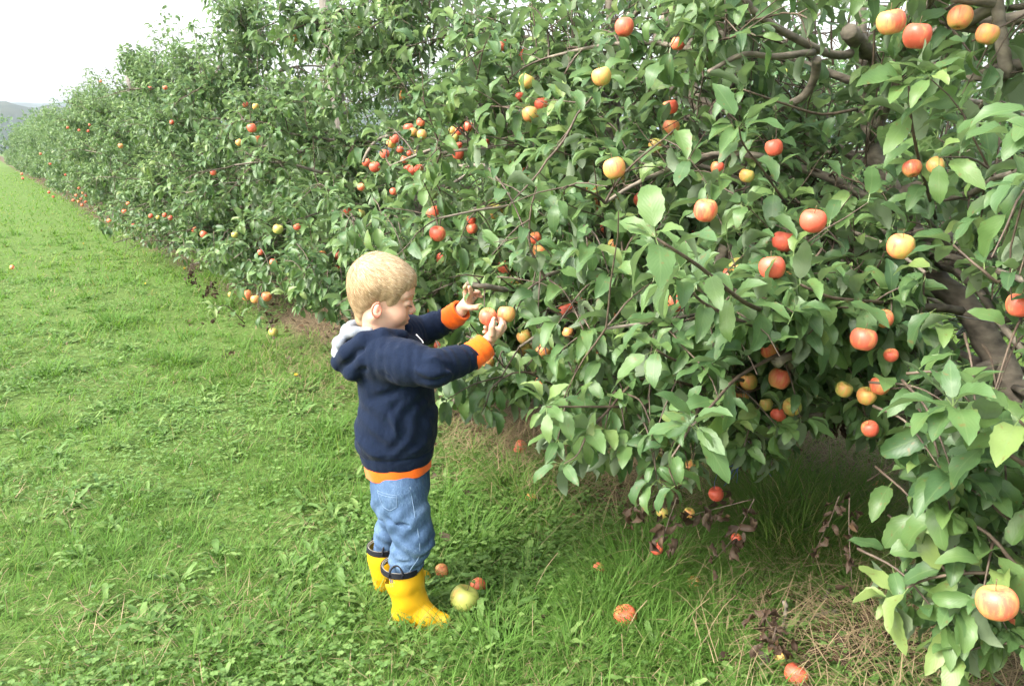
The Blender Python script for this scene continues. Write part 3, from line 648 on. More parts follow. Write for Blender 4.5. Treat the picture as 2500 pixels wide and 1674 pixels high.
class Crown:
    def __init__(s, seed, lod, mat=None, scale=1.0):
        s.R = np.random.default_rng(seed); s.lod = lod; s.wood = Acc(); s.twig = Acc(); s.leaf = Acc(); s.spots = []; s.scale = scale
        s.lb = []; s.ld = []; s.lu = []; s.lL = []; s.lv = []; s.lbend = []; s.hero = []
    def shoot(s, path, r0=0.003, spacing=0.026, rosette=5, L=(0.065, 0.10), start=0.1, tw=True, hero=False, droop=(0.4, 1.5), var=None):
        R = s.R; n = len(path); seg = np.linalg.norm(np.diff(path, axis=0), axis=1); tot = seg.sum(); cum = np.concatenate([[0], np.cumsum(seg)])
        if tw: s.tw_add(path, r0)
        m = max(1, int(tot * (1 - start) / spacing)); q = np.linspace(start * tot, tot * 0.98, m)
        pos = np.stack([np.interp(q, cum, path[:, k]) for k in range(3)], 1)
        T = nrm(np.stack([np.interp(q, (cum[1:] + cum[:-1]) / 2, np.diff(path, axis=0)[:, k] / seg) for k in range(3)], 1))
        ang = np.arange(m) * 2.4 + R.uniform(0, 6.28)
        if rosette:
            pos = np.vstack([pos, np.repeat(path[-1:], rosette, 0)]); T = np.vstack([T, np.repeat(T[-1:], rosette, 0)]); ang = np.concatenate([ang, np.arange(rosette) * 2.4 + R.uniform(0, 6.28)]); m += rosette
        a = nrm(np.cross(T, np.array([0.31, 0.17, 0.93]))); b = np.cross(T, a)
        rad = a * np.cos(ang)[:, None] + b * np.sin(ang)[:, None]
        d = nrm(rad * 0.95 + T * R.uniform(0.2, 0.75, m)[:, None] + np.array([0, 0, 0.10]) + R.normal(0, 0.12, (m, 3)))
        pet = R.uniform(0.012, 0.03, m)[:, None]
        up = UP + rad * 0.15 + T * 0.3 + R.normal(0, 0.30, (m, 3))
        s.lb.append(pos + d * pet); s.ld.append(d - np.array([0, 0, 0.22]) * R.random((m, 1))); s.lu.append(up)
        LL = R.uniform(L[0], L[1], m) * s.scale
        if rosette: LL[-1] *= 0.55; LL[-2] *= 0.75
        s.lL.append(LL)
        base_v = R.normal(0.43, 0.17) if var is None else var
        s.lv.append(np.clip(base_v + R.normal(0, 0.13, m) + (np.linspace(0, 0.22, m) if rosette else 0), 0, 1)); s.lbend.append(R.uniform(droop[0], droop[1], m)); s.hero.append(np.full(m, hero))
        s.pet = getattr(s, 'pet', []); s.pet.append(pos)
    def tw_add(s, path, r0):
        if s.lod >= 3: return
        ok = True
        px, py, v = project(path)
        if s.row1 and np.any((v > 0) & (v < 2.6) & in_poly(px, py, BOY)): return
        if s.row1 and s.lod == 0 and not trunk_clear(path[:-1], path[1:]).all(): return
        if s.row1 and not allowed(path[-1:], path[-2:-1], 10)[0]: return
        tube(s.twig, path, np.linspace(r0, r0 * 0.45, len(path)), 5 if s.lod < 2 else 3, cap=False)
    def finish(s, root, mat, row1=True, clip=None, fruitless=False):
        cat = np.concatenate; b = cat(s.lb); d = nrm(cat(s.ld)); u = cat(s.lu); L = cat(s.lL); v = cat(s.lv); bd = cat(s.lbend); h = cat(s.hero); pt = cat(s.pet)
        tip = b + d * L[:, None] * 0.8 + np.array([0, 0, -1.0]) * (L * 0.35)[:, None]
        ok = np.ones(len(b), bool)
        if row1:
            ok = (b[:, 0] > front(b[:, 1], b[:, 2]) - 0.05) | h
            ok &= allowed(b, tip) | h
            ok &= (b[:, 2] > 0.22) & prune_fruit(b, tip, h) & (prune_view(b, tip, s.R) | h)
            if s.lod == 0: ok &= trunk_clear(b, tip)
            if s.lod == 0: ok &= (b[:, 2] < 1.75) | (s.R.random(len(b)) < .8) | h; ok &= (b[:, 2] < 1.15) | (b[:, 0] < 1.75) | (s.R.random(len(b)) < .68) | h
            if s.lod <= 2:
                u_ = s.R.random(len(b)); ok &= (b[:, 0] < 2.35) | (u_ < np.where((b[:, 0] > 2.9) | (b[:, 2] < 1.1), .12, .33)) | h
        ok &= tip[:, 2] > 0.1
        b, d, u, L, v, bd, pt, h = b[ok], d[ok], u[ok], L[ok], v[ok], bd[ok], pt[ok], h[ok]; n = len(b)
        R = s.R
        rows = {0: 12, 1: 7, 2: 5, 3: 3}[s.lod]
        w = L * R.uniform(0.36, 0.52, n)
        if s.lod == 3: w *= 1.1
        leaves(s.leaf, b, d, u, L, w, bd, R.uniform(0.05, 0.8, n), v, rows=rows, wave=0.24 if s.lod < 2 else 0.0, tooth=.055 if s.lod == 0 else 0.0)
        if s.lod <= 1:                                              # leaf stalks
            side = nrm(np.cross(d, UP + 0.01)) * 0.0011
            P = np.stack([pt - side, pt + side, b + side, b - side], 1).reshape(-1, 3); i = np.arange(n)[:, None] * 4 + np.arange(4)
            s.leaf.add(P, i, None, np.tile([[0.5, 0.5]], (n * 4, 1)), 0.95)
        s.n = n
        o = s.leaf.build('crown', mat, root)
        if s.wood.n: s.wood.build('trunk', M_BARK, root)
        if s.twig.n: s.twig.build('twigs', M_TWIG, root)
        return o

def limb_tree(c, base, trunk, row1, cx, n_limb=15, dens=1.0, h=3.0):
    """trunk polyline, scaffold limbs, side branches and leafy shoots"""
    R = c.R; c.row1 = row1; lod = c.lod
    tp = smooth_path(trunk[0], 22); rr = np.interp(np.linspace(0, 1, 22), np.linspace(0, 1, len(trunk[1])), trunk[1])
    if lod < 3: tp = tp + R.normal(0, 0.006, tp.shape)
    tube(c.wood, tp, rr * (1 + 0.06 * R.normal(0, 1, 22)), 12 if lod == 0 else (8 if lod < 3 else 5))
    for i in range(n_limb):
        f = (i + 0.5) / n_limb; z = 0.42 + (h - 1.15) * f
        k = int(np.argmin(np.abs(tp[:, 2] - min(z, tp[-1, 2])))); p0 = tp[k]
        az = i * 2.4 + R.normal(0, 0.25)
        reach = 1.12 * np.interp(z, YR, WR) * (0.85 + 0.25 * R.random()); reach = max(reach, 0.35)
        ell = reach * (0.85 if abs(math.sin(az)) > 0.7 else 1.0)
        el = np.interp(z, [0.4, 1.2, 2.2, 3.0], [0.15, 0.45, 0.7, 1.1]) + R.normal(0, 0.12)
        path = grow_path(p0, rdir(az, el), ell, 8, np.interp(z, [0.4, 1.5, 3], [0.09, 0.10, 0.02]), 0.10, R)
        path[:, 2] = np.maximum(path[:, 2], 0.3)
        px, py, v = project(path)
        if row1 and np.any((v > 0.05) & (v < 2.5) & in_poly(px, py, BOY)): continue
        cut = len(path)
        if row1:
            okp = allowed(path, path, 15); bad = np.where(~okp)[0]
            if len(bad): cut = max(3, bad[0])
        path = path[:cut]
        r0 = 0.020 * (1.15 - 0.5 * f)
        if lod < 3 or f < 0.3: tube(c.wood, smooth_path(path, 14) if lod < 2 else path, np.linspace(r0, 0.005, 14 if lod < 2 else len(path)), 7 if lod < 2 else 4)
        for j in range(1, len(path)):
            t = j / len(path); dd = path[j] - path[j - 1]; dd /= np.linalg.norm(dd)
            for q in range(2 if lod < 3 else 1):
                sl = R.uniform(0.22, 0.48) * (1.1 - 0.4 * t)
                sd = nrm(dd * 0.6 + R.normal(0, 0.65, 3) + np.array([0, 0, 0.15 + 0.25 * f]))
                sp = grow_path(path[j], sd, sl, 6, 0.07, 0.12, R)
                if lod < 3: c.tw_add(sp, 0.0045)
                ns = int(round((3 if lod < 3 else 2) * dens + R.random()))
                c.shoot(sp, tw=False, spacing=0.05 / dens, rosette=5)
                for w_ in range(ns):
                    kk = R.integers(1, 6); dl = nrm(sp[kk] - sp[kk - 1] + R.normal(0, 0.7, 3) + np.array([0, 0, 0.1]))
                    ssp = grow_path(sp[kk], dl, R.uniform(0.06, 0.20), 4, 0.08, 0.1, R)
                    c.shoot(ssp, r0=0.0025, rosette=5, spacing=0.030, tw=lod < 2)
                    if q == 0 and w_ == 0: c.spots.append(ssp[0])
    if row1:                                                           # low skirt branches drooping into the alley
        for i in range((11 if lod == 0 else 7) if lod < 3 else 3):
            az = math.pi + R.uniform(-1.0, 1.0); z = R.uniform(0.5, 1.15); k = int(np.argmin(np.abs(tp[:, 2] - z)))
            path = grow_path(tp[k], rdir(az, R.uniform(-.05, .3)), R.uniform(1.0, 1.35), 8, 0.055, 0.09, R); path[:, 2] = np.maximum(path[:, 2], 0.28)
            okp = allowed(path, path, 15); bad = np.where(~okp)[0]; path = path[:max(3, bad[0])] if len(bad) else path
            if lod < 3: tube(c.wood, path, np.linspace(.013, .004, len(path)), 6)
            for j in range(2, len(path)):
                for q in range(3):
                    sp = grow_path(path[j], nrm(path[j] - path[j - 1] + R.normal(0, .6, 3)), R.uniform(.12, .34), 5, .10, .1, R)
                    c.shoot(sp, r0=.003, spacing=.028, rosette=6, tw=lod < 3)
                    if q == 0: c.spots.append(sp[0])
    # upright water shoots
    top = tp[-1]
    for i in range(13 if lod < 3 else 10):
        a = R.uniform(0, 6.28); q = R.uniform(0, 0.6); zz = np.interp(q, [0, .6], [h - .25, h * 0.72])
        p = np.array([top[0] + q * math.cos(a) * 0.8, top[1] + q * math.sin(a) * 1.6, zz - .45 + R.normal(0, .08)])
        sp = grow_path(p, nrm(np.array([0.10 * math.cos(a), 0.22 * math.sin(a), 1.0])), R.uniform(0.65, 1.15), 7, -0.02, 0.04, R)
        c.shoot(sp, r0=0.004, spacing=0.042, rosette=3, start=0.0, droop=(1.2, 2.3), L=(.075, .11))
    for i in range(10 if lod < 3 else 8):
        a = R.uniform(0, 6.28); q = R.uniform(0, 0.7); zz = np.interp(q, [0, .7], [h - .45, h * 0.65])
        p = np.array([top[0] + q * math.cos(a) * 0.8, top[1] + q * math.sin(a) * 1.5, zz - .3 + R.normal(0, .1)])
        sp = grow_path(p, nrm(np.array([0.5 * math.cos(a), 0.5 * math.sin(a), 1.0])), R.uniform(0.3, 0.6), 6, 0.02, 0.08, R)
        c.shoot(sp, r0=0.004, spacing=0.028, rosette=5, start=0.0)

# ------------------------------------------------------------------ the front row
def trunk_auto(y0, R, X=2.5, h=2.7, r=0.05, z0=-0.05):
    x0 = X + R.normal(0, 0.05); pts = [(x0 + R.normal(0, .04) * k, y0 + R.normal(0, .07) * k, z0 + h * k / 4) for k in range(5)]
    return np.array(pts, float), [r * 1.15, r, r * .8, r * .55, r * .2]
ORD = ['first', 'second', 'third', 'fourth', 'fifth', 'sixth', 'seventh', 'eighth', 'ninth', 'tenth']
ROW_Y = [-1.05, 0.5, 2.1, 3.75] + list(5.4 + 1.7 * np.arange(12)) + list(26.0 + 2.1 * np.arange(12)) + list(52 + 3.0 * np.arange(10))
ROOTS = []
SPOTS = []
tA = [at(2640, 1230, 2.10), at(2500, 985, 2.22), at(2425, 850, 2.34), at(2360, 760, 2.42), at(2290, 680, 2.50), at(2215, 540, 2.60), at(2160, 420, 2.66), at(2125, 330, 2.72), at(2110, 140, 2.8), at(2090, -150, 2.85)]
tB = [on_ground(1325, 940), at(1385, 820, 4.2), at(1440, 700, 4.0), at(1472, 597, 3.9), at(1478, 420, 3.85), at(1502, 300, 3.85), at(1500, 240, 3.9), at(1488, 60, 3.9), at(1480, -200, 3.95)]
for k, y0 in enumerate(ROW_Y):
    R = np.random.default_rng(100 + k)
    lod = 0 if k < 4 else (1 if k < 7 else (2 if k < 14 else 3))
    c = Crown(500 + k, lod, scale=(1.05 if lod == 0 else 1.0) if lod < 3 else 1.25 + 0.02 * (k - 13)); c.row1 = True
    h = 3.0 + 0.25 * math.sin(k * 2.3) + R.normal(0, 0.08)
    if k <= 3: h = (2.5, 2.55, 2.6, 2.85)[k]
    if k == 1: tr = (np.array(tA), [.048, .046, .043, .040, .037, .031, .028, .026, .022, .008])
    elif k == 3: tr = (np.array(tB), [.045, .038, .034, .033, .032, .030, .028, .02, .008])
    else: tr = trunk_auto(y0, R, h=2.6)
    root = empty('apple_tree', (tr[0][0][0], tr[0][0][1], 0.0))
    limb_tree(c, None, tr, True, 2.5, n_limb=(17 if lod < 2 else 15) if lod < 3 else 12, dens=(1.12 if lod == 0 else 1.35) if lod < 3 else 1.0, h=h - 0.12)
    ROOTS.append((root, c)); SPOTS += [(p, k) for p in c.spots]
    if k == 1: lab = 'nearest apple tree, thick grey trunk leaning left with a wire round it'
    elif k == 0: lab = 'apple tree reaching in from the right edge with low leafy branches'
    elif k == 2: lab = 'apple tree above the mound of tall dry grass'
    elif k == 3: lab = 'apple tree with a straight upright grey trunk behind the low branch'
    elif k == 4: lab = 'apple tree directly behind the boy head'
    elif k < 12: lab = '%s apple tree beyond the boy, on the left of the last one' % ORD[k - 4]
    else: lab = 'small hazy apple tree in the far left end of the row'
    tag(root, lab, 'apple tree', 'apple trees of the front row')
def hero_branch(tree, pts, r0, r1, n=18, sides=8):
    tube(ROOTS[tree][1].wood, smooth_path(np.array(pts), n), np.linspace(r0, r1, n), sides)
def hero_twig(tree, pts, r0=0.004, spacing=0.03, rosette=6, L=(0.07, 0.10), leafy=True, start=0.15, droop=(0.3, 1.3), var=None):
    c = ROOTS[tree][1]; p = smooth_path(np.array(pts), 10)
    tube(c.twig, p, np.linspace(r0, r0 * .45, 10), 6)
    if leafy: c.shoot(p, spacing=spacing, rosette=rosette, L=L, tw=False, hero=True, start=start, droop=droop, var=var)
def D(x, y, v): return at(x * K, y * K, v)
# limbs that show in the photograph
hero_branch(1, [D(2180, 548, 2.6), D(2060, 535, 2.5), D(1860, 548, 2.4), D(1700, 560, 2.35)], .026, .012)
hero_branch(1, [D(2110, 660, 2.5), D(2040, 640, 2.4), D(1900, 700, 2.1), D(1700, 705, 1.95), D(1560, 640, 1.85)], .016, .004)
hero_branch(1, [D(1985, 118, 2.7), D(1940, 72, 2.6)], .030, .026)
hero_branch(1, [D(2100, 300, 2.75), D(2020, 200, 2.72), D(1985, 118, 2.7), D(1920, 128, 2.6), D(1850, 104, 2.5), D(1740, 40, 2.4), D(1690, -20, 2.35)], .018, .009)
hero_branch(1, [D(1868, 135, 2.5), D(1862, 180, 2.55), D(1832, 225, 2.6), D(1770, 248, 2.65)], .014, .012)
hero_branch(1, [D(1860, 120, 2.5), D(1770, 130, 2.4), D(1700, 125, 2.35), D(1620, 165, 2.3)], .011, .006)
hero_branch(1, [D(2160, 560, 2.5), D(2270, 590, 2.4), D(2400, 600, 2.3)], .020, .016)
hero_branch(1, [D(2265, 690, 2.45), D(2240, 640, 2.4), D(2200, 600, 2.3), D(2120, 500, 2.2), D(2090, 470, 2.1)], .010, .004)
hero_branch(1, [D(2400, 860, 2.3), D(2300, 830, 2.35), D(2280, 780, 2.4), D(2330, 740, 2.4), D(2380, 730, 2.4)], .010, .006)
hero_branch(0, [D(2278, -20, 2.0), D(2288, 72, 2.0), D(2296, 125, 2.0), D(2312, 165, 2.0), D(2400, 140, 2.0), np.array([2.45, -1.0, 1.7])], .014, .018)
hero_branch(0, [D(2180, -6, 2.0), D(2278, 6, 2.0), D(2400, 26, 2.0), np.array([2.5, -1.0, 2.0])], .012, .02)
hero_branch(0, [D(2312, 160, 2.0), D(2270, 210, 2.1), D(2230, 260, 2.2)], .010, .005)
hero_branch(3, [D(1410, 285, 3.85), D(1385, 230, 3.7), D(1372, 205, 3.6), D(1390, 150, 3.5), D(1440, 30, 3.4)], .020, .01)
hero_branch(3, [D(1390, 420, 3.8), D(1420, 440, 3.6), D(1440, 390, 3.5), D(1452, 350, 3.45)], .018, .01)
hero_branch(3, [D(1390, 650, 3.8), D(1350, 685, 3.3), D(1290, 680, 2.9), D(1210, 668, 2.6), D(1150, 662, 2.38), D(1110, 652, 2.29)], .018, .0065)
hero_branch(3, [D(1320, 690, 3.2), D(1290, 712, 3.2), D(1288, 750, 3.2), D(1310, 785, 3.25)], .009, .006)
hero_branch(3, [D(1175, 665, 2.44), D(1140, 662, 2.34), D(1112, 655, 2.285), D(1086, 652, 2.275), D(1068, 644, 2.275)], .006, .0085, 10)
hero_branch(4, [D(830, 372, 4.6), D(842, 345, 4.6), D(868, 318, 4.7), D(920, 300, 4.9), np.array([2.5, 5.4, 1.55])], .008, .012)
hero_branch(4, [D(1020, 430, 4.4), D(1060, 405, 4.5), D(1100, 378, 4.7), np.array([2.5, 5.4, 1.2])], .008, .014)
hero_branch(2, [D(1850, 930, 2.9), D(1810, 850, 2.2), D(1822, 818, 2.0), D(1795, 815, 1.95), D(1775, 830, 1.93)], .010, .016)
hero_branch(2, [D(1660, 560, 2.35), D(1642, 625, 2.4), D(1630, 660, 2.5)], .02, .02)
# leafy shoots that show
hero_twig(1, [D(1770, 720, 1.9), D(1700, 690, 1.7), D(1600, 610, 1.55), D(1500, 545, 1.5)], .006, .035, 6, (.08, .105))
hero_twig(1, [D(1760, 760, 1.8), D(1620, 700, 1.7), D(1560, 640, 1.65)], .005, .035, 5, (.08, .10))
hero_twig(1, [D(1800, 800, 1.95), D(1690, 860, 1.75), D(1630, 925, 1.6), D(1582, 975, 1.52)], .005, .05, 8, (.075, .105), droop=(.2, 1.0), start=.4)
hero_twig(1, [D(1700, 870, 2.0), D(1560, 830, 1.9), D(1500, 800, 1.85)], .005, .035, 5)
hero_twig(1, [D(1950, 735, 2.1), D(1850, 712, 1.9), D(1760, 700, 1.8)], .005, .035, 5, (.08, .10))
hero_twig(1, [D(2100, 700, 2.2), D(2000, 690, 1.95), D(1900, 680, 1.8), D(1830, 650, 1.75)], .006, .035, 5, (.08, .11))
hero_twig(2, [D(1850, 830, 2.4), D(1690, 900, 2.2), D(1480, 860, 2.1), D(1400, 930, 2.0), D(1345, 985, 1.95)], .006, .035, 7, (.07, .10))
hero_twig(2, [D(1420, 930, 2.0), D(1330, 930, 1.95), D(1250, 930, 1.9)], .004, .03, 6, (.06, .09))
hero_twig(2, [D(1340, 1000, 1.95), D(1320, 1040, 1.93), D(1290, 1060, 1.92)], .003, .04, 5, (.05, .08), droop=(.8, 1.8))
hero_twig(2, [D(1600, 930, 1.9), D(1560, 1010, 1.85), D(1530, 1060, 1.83), D(1545, 1110, 1.82)], .004, .03, 5, (.055, .085), droop=(.9, 1.8))
hero_twig(3, [D(1300, 900, 2.5), D(1200, 850, 2.4), D(1130, 880, 2.35), D(1110, 930, 2.33)], .004, .035, 6, (.07, .09), droop=(.8, 1.8))
hero_twig(3, [D(1150, 860, 2.4), D(1080, 880, 2.36), D(1020, 915, 2.34)], .003, .035, 5, (.05, .08))
hero_twig(1, [D(2140, 500, 2.2), D(2105, 380, 2.0), D(2085, 280, 1.9), D(2078, 190, 1.85)], .005, .03, 6, (.08, .11))
hero_twig(1, [D(1800, 470, 2.2), D(1745, 390, 2.1), D(1700, 330, 2.05), D(1690, 290, 2.0)], .004, .035, 6)
hero_twig(1, [D(1960, 250, 2.4), D(1880, 262, 2.35), D(1800, 240, 2.3), D(1700, 205, 2.25)], .005, .06, 5)
hero_twig(0, [D(2420, 520, 1.6), D(2300, 640, 1.6), D(2250, 620, 1.6), D(2180, 560, 1.65)], .005, .05, 5)
hero_twig(0, [D(2480, 1160, 1.35), D(2400, 1100, 1.35), D(2310, 1040, 1.35), D(2230, 985, 1.35), D(2180, 930, 1.35)], .006, .030, 8, (.08, .11), droop=(.2, 1.1))
hero_twig(0, [D(2460, 1060, 1.3), D(2380, 1010, 1.3), D(2330, 960, 1.3)], .005, .025, 7, (.08, .11), droop=(.2, 1.1))
hero_twig(0, [D(2480, 1290, 1.45), D(2330, 1310, 1.42), D(2200, 1310, 1.45), D(2100, 1330, 1.5), D(2040, 1370, 1.52)], .005, .032, 7, (.07, .10), droop=(.3, 1.4))
hero_twig(0, [D(2440, 1400, 1.4), D(2330, 1300, 1.42), D(2260, 1220, 1.45), D(2180, 1180, 1.48)], .006, .03, 6, (.07, .10))
hero_twig(0, [D(2400, 1500, 1.4), D(2300, 1470, 1.42), D(2200, 1490, 1.45)], .004, .03, 6, (.08, .10), droop=(.5, 1.6))
hero_twig(0, [D(2420, 1340, 1.5), D(2250, 1400, 1.5), D(2160, 1420, 1.5)], .004, .03, 6, (.07, .10), droop=(.8, 1.6))
hero_twig(0, [D(2430, 1180, 1.5), D(2330, 1200, 1.5), D(2240, 1130, 1.5), D(2150, 1080, 1.55)], .004, .035, 6, (.08, .10), droop=(.5, 1.4))
hero_twig(3, [D(1180, 664, 2.42), D(1150, 640, 2.36), D(1132, 620, 2.33)], .003, .04, 4, (.05, .075))
hero_twig(3, [D(1200, 668, 2.5), D(1190, 690, 2.40), D(1180, 715, 2.34)], .003, .03, 4, (.06, .085), droop=(.9, 1.6))
hero_twig(3, [D(1100, 654, 2.28), D(1092, 640, 2.27), D(1080, 632, 2.27)], .0025, .03, 3, (.03, .05))
hero_twig(3, [D(1240, 672, 2.6), D(1180, 640, 2.5), D(1150, 600, 2.45), D(1140, 575, 2.42)], .003, .035, 5, (.06, .09))
hero_twig(3, [D(1110, 656, 2.29), D(1108, 672, 2.27), D(1108, 700, 2.22)], .003, .09, 2, (.035, .05), droop=(1, 1.6))
hero_twig(3, [D(1200, 900, 2.6), D(1090, 760, 2.45), D(1075, 740, 2.42)], .003, .05, 4, (.07, .09), droop=(.8, 1.6))
hero_twig(5, [D(560, 740, 5.4), D(520, 700, 5.35), D(490, 705, 5.3)], .004, .03, 6, (.07, .1))
hero_twig(5, [D(640, 640, 5.6), D(580, 650, 5.4), D(545, 655, 5.3)], .005, .03, 6, (.07, .1))
hero_twig(5, [D(600, 650, 5.5), D(590, 700, 5.45), D(600, 720, 5.4)], .004, .03, 6, (.07, .1))
RF = np.random.default_rng(77)
def fill(tree, poly, n, v0, v1, L=(.06, .095), ln=(.12, .30), seed=0):
    poly = np.array(poly, float); lo, hi = poly.min(0), poly.max(0); k = 0
    while k < n:
        q = lo + (hi - lo) * RF.random(2)
        if not in_poly(np.array([q[0]]), np.array([q[1]]), poly)[0]: continue
        k += 1; e = D(q[0], q[1], RF.uniform(v0, v1)); l_ = RF.uniform(*ln)
        s0 = e + V * l_ * RF.uniform(.3, .9) + UP * l_ * RF.uniform(.2, .8) + U * RF.normal(0, .08)
        hero_twig(tree, [s0, (s0 + e) / 2 + UP * .03, e], .0035, .026, 6, L, start=.1, droop=(.5, 1.7))
fill(2, [(1190, 880), (1480, 800), (1500, 960), (1420, 1050), (1330, 1060), (1230, 1030)], 20, 1.95, 2.5)
fill(1, [(1450, 960), (1620, 980), (1600, 1080), (1490, 1110)], 9, 1.8, 2.1, (.05, .08))
fill(1, [(1650, 850), (2080, 850), (2080, 950), (1700, 960)], 24, 2.1, 2.8); fill(1, [(1640, 930), (2090, 920), (2090, 1030), (1860, 1010), (1700, 1060), (1640, 1080)], 20, 1.95, 2.6, (.05, .085))
fill(0, [(2080, 900), (2360, 880), (2360, 1500), (2180, 1450), (2140, 1200), (2080, 1080)], 28, 1.35, 1.9, (.07, .10))
fill(0, [(2010, 1320), (2342, 1290), (2342, 1480), (2140, 1430)], 14, 1.42, 1.7, (.07, .095))
fill(5, [(560, 600), (790, 620), (790, 740), (740, 750)], 30, 4.4, 5.0); fill(6, [(400, 520), (560, 560), (560, 630), (430, 610)], 26, 6.0, 7.5); fill(7, [(200, 500), (330, 500), (340, 560), (290, 560)], 20, 9, 10.5)
fill(5, [(735, 50), (810, 50), (830, 300), (740, 300)], 34, 5.0, 5.8)
fill(3, [(1010, 800), (1180, 860), (1150, 920), (1030, 920)], 12, 2.45, 2.8); fill(2, [(1200, 560), (1700, 560), (1700, 850), (1220, 850)], 34, 2.05, 2.7); fill(4, [(740, 500), (1000, 500), (1040, 660), (960, 640), (780, 600)], 26, 3.2, 4.0)
fill(1, [(1700, 640), (2080, 640), (2080, 850), (1720, 850)], 26, 1.85, 2.4)
NLEAF = 0
for root, c in ROOTS:
    c.finish(root, M_LEAF, True); NLEAF += c.n
print('front row leaves', NLEAF)

# ------------------------------------------------------------------ the row behind (smaller leaves, yellow fruit)
BACK_SPOTS = []
for k, y0 in enumerate([-3.0, -1.3, 0.4, 2.1, 3.8, 5.5, 7.2, 8.9, 10.8, 12.8]):
    R = np.random.default_rng(900 + k); c = Crown(950 + k, 2, scale=0.95); c.row1 = False
    tr = trunk_auto(y0, R, X=6.7, h=2.6, r=0.045)
    root = empty('apple_tree', (tr[0][0][0], tr[0][0][1], 0.0))
    limb_tree(c, None, tr, False, 6.7, n_limb=14, dens=0.9, h=3.0 + R.normal(0, 0.1))
    c.finish(root, M_LEAF_FAR, False); BACK_SPOTS += [p for p in c.spots if p[0] < 6.9]
    tag(root, 'apple tree of the second row, seen in pieces through the front crowns', 'apple tree', 'apple trees of the second row')
for k, y0 in enumerate([-4.0, -1.5, 1.0, 3.5, 6.0, 8.5]):
    R = np.random.default_rng(1900 + k); c = Crown(1950 + k, 3, scale=1.3); c.row1 = False
    tr = trunk_auto(y0, R, X=10.8, h=2.6, r=0.05); root = empty('apple_tree', (tr[0][0][0], tr[0][0][1], 0.0))
    limb_tree(c, None, tr, False, 10.8, n_limb=13, dens=0.9, h=3.0); c.finish(root, M_LEAF_FAR, False)
    tag(root, 'apple tree of the third row, a far green patch through the gaps', 'apple tree', 'apple trees of the third row')

# ------------------------------------------------------------------ posts and wires
def post(x, y, h, r, lean, lab):
    root_loc = (x, y, 0); A = Acc()
    p = np.array([(x, y, -0.1), (x + lean[0] * .5, y + lean[1] * .5, h * .5), (x + lean[0], y + lean[1], h)])
    tube(A, smooth_path(p, 12), np.array([r] * 11 + [r * .94]), 14)
    o = A.build('trellis_post', M_POST, origin=(x, y, 0)); tag(o, lab, 'post', 'posts of the orchard trellis')
post(2.45, 6.15, 2.75, 0.062, (-0.03, 0.35), 'round grey wooden trellis post rising out of the crown at the top')
post(2.42, 16.2, 2.75, 0.075, (-0.05, 0.1), 'short dark tilted trellis post top between the far crowns')
A = Acc(); tube(A, [(2.46, -3, .86), (2.36, 1.15, .875), (2.45, 6.5, .9), (2.42, 16.2, .9)], .0016, 5)
tag(A.build('trellis_wire', M_WIRE), 'thin grey wire strung along the row past the leaning trunk', 'wire')
def wrap():
    A = Acc(); c0 = D(2215, 745, 2.43); ax = nrm(D(2260, 800, 2.40) - D(2170, 690, 2.46)); a = nrm(np.cross(ax, UP)); b = np.cross(ax, a)
    for q in range(4):
        th = np.linspace(0, 6.283, 25); rr = 0.0425 + 0.001 * q
        tube(A, c0 + ax * (0.006 * q) + np.outer(np.cos(th), a) * rr + np.outer(np.sin(th), b) * rr + np.outer(np.sin(th + q), ax) * 0.004, .0022, 5, cap=False)
    tag(A.build('wire_loop', M_WIRE), 'coil of wire wound round the leaning trunk', 'wire coil')
wrap()

# ------------------------------------------------------------------ apples
def apple_mat():
    m, n, l, bs = new_mat('apple_skin')
    a = n.new('ShaderNodeAttribute'); a.attribute_type = 'OBJECT'; a.attribute_name = 'red'
    v = objvec(n, l); st = noise(n, l, 95, 4, objvec(n, l, (1, 1, 0.14)), 0.7); big = noise(n, l, 22, 2, v)
    sx = n.new('ShaderNodeSeparateXYZ'); l.new(v, sx.inputs[0])
    side = mth(n, l, 'MULTIPLY', sx.outputs[0], 12.0)                       # the sunny cheek faces +X of the fruit
    f = mth(n, l, 'ADD', mth(n, l, 'MULTIPLY', mth(n, l, 'SUBTRACT', a.outputs['Fac'], 0.5), 2.3), side)
    f = mth(n, l, 'ADD', f, mth(n, l, 'MULTIPLY', mth(n, l, 'SUBTRACT', st.outputs[0], 0.5), 2.9))
    f = mth(n, l, 'ADD', f, mth(n, l, 'MULTIPLY', mth(n, l, 'SUBTRACT', big.outputs[0], 0.5), 1.5))
    f = mth(n, l, 'ADD', mth(n, l, 'MULTIPLY', f, 0.55), 0.5, True)
    r = ramp(n, [(0.0, (0.35, 0.37, 0.09)), (0.35, (0.55, 0.33, 0.09)), (0.68, (0.66, 0.245, 0.10)), (1.0, (0.63, 0.110, 0.065))]); l.new(f, r.inputs[0])
    dots = n.new('ShaderNodeTexVoronoi'); dots.inputs['Scale'].default_value = 220; l.new(v, dots.inputs['Vector'])
    d = mth(n, l, 'LESS_THAN', dots.outputs['Distance'], 0.13)
    c = mixc(n, l, mth(n, l, 'MULTIPLY', d, 0.45), r.outputs[0], (0.55, 0.42, 0.2))
    l.new(c, bs.inputs['Base Color']); bs.inputs['Roughness'].default_value = 0.42; bs.inputs['Specular IOR Level'].default_value = 0.45
    bs.inputs['Subsurface Weight'].default_value = 0.0
    bump(n, l, big.outputs[0], 0.15, 0.004, bs)
    return m
M_APPLE = apple_mat(); M_STEM = simple_mat('apple_stem', (0.07, 0.05, 0.02), (0.14, 0.11, 0.05), 60, 0.7)
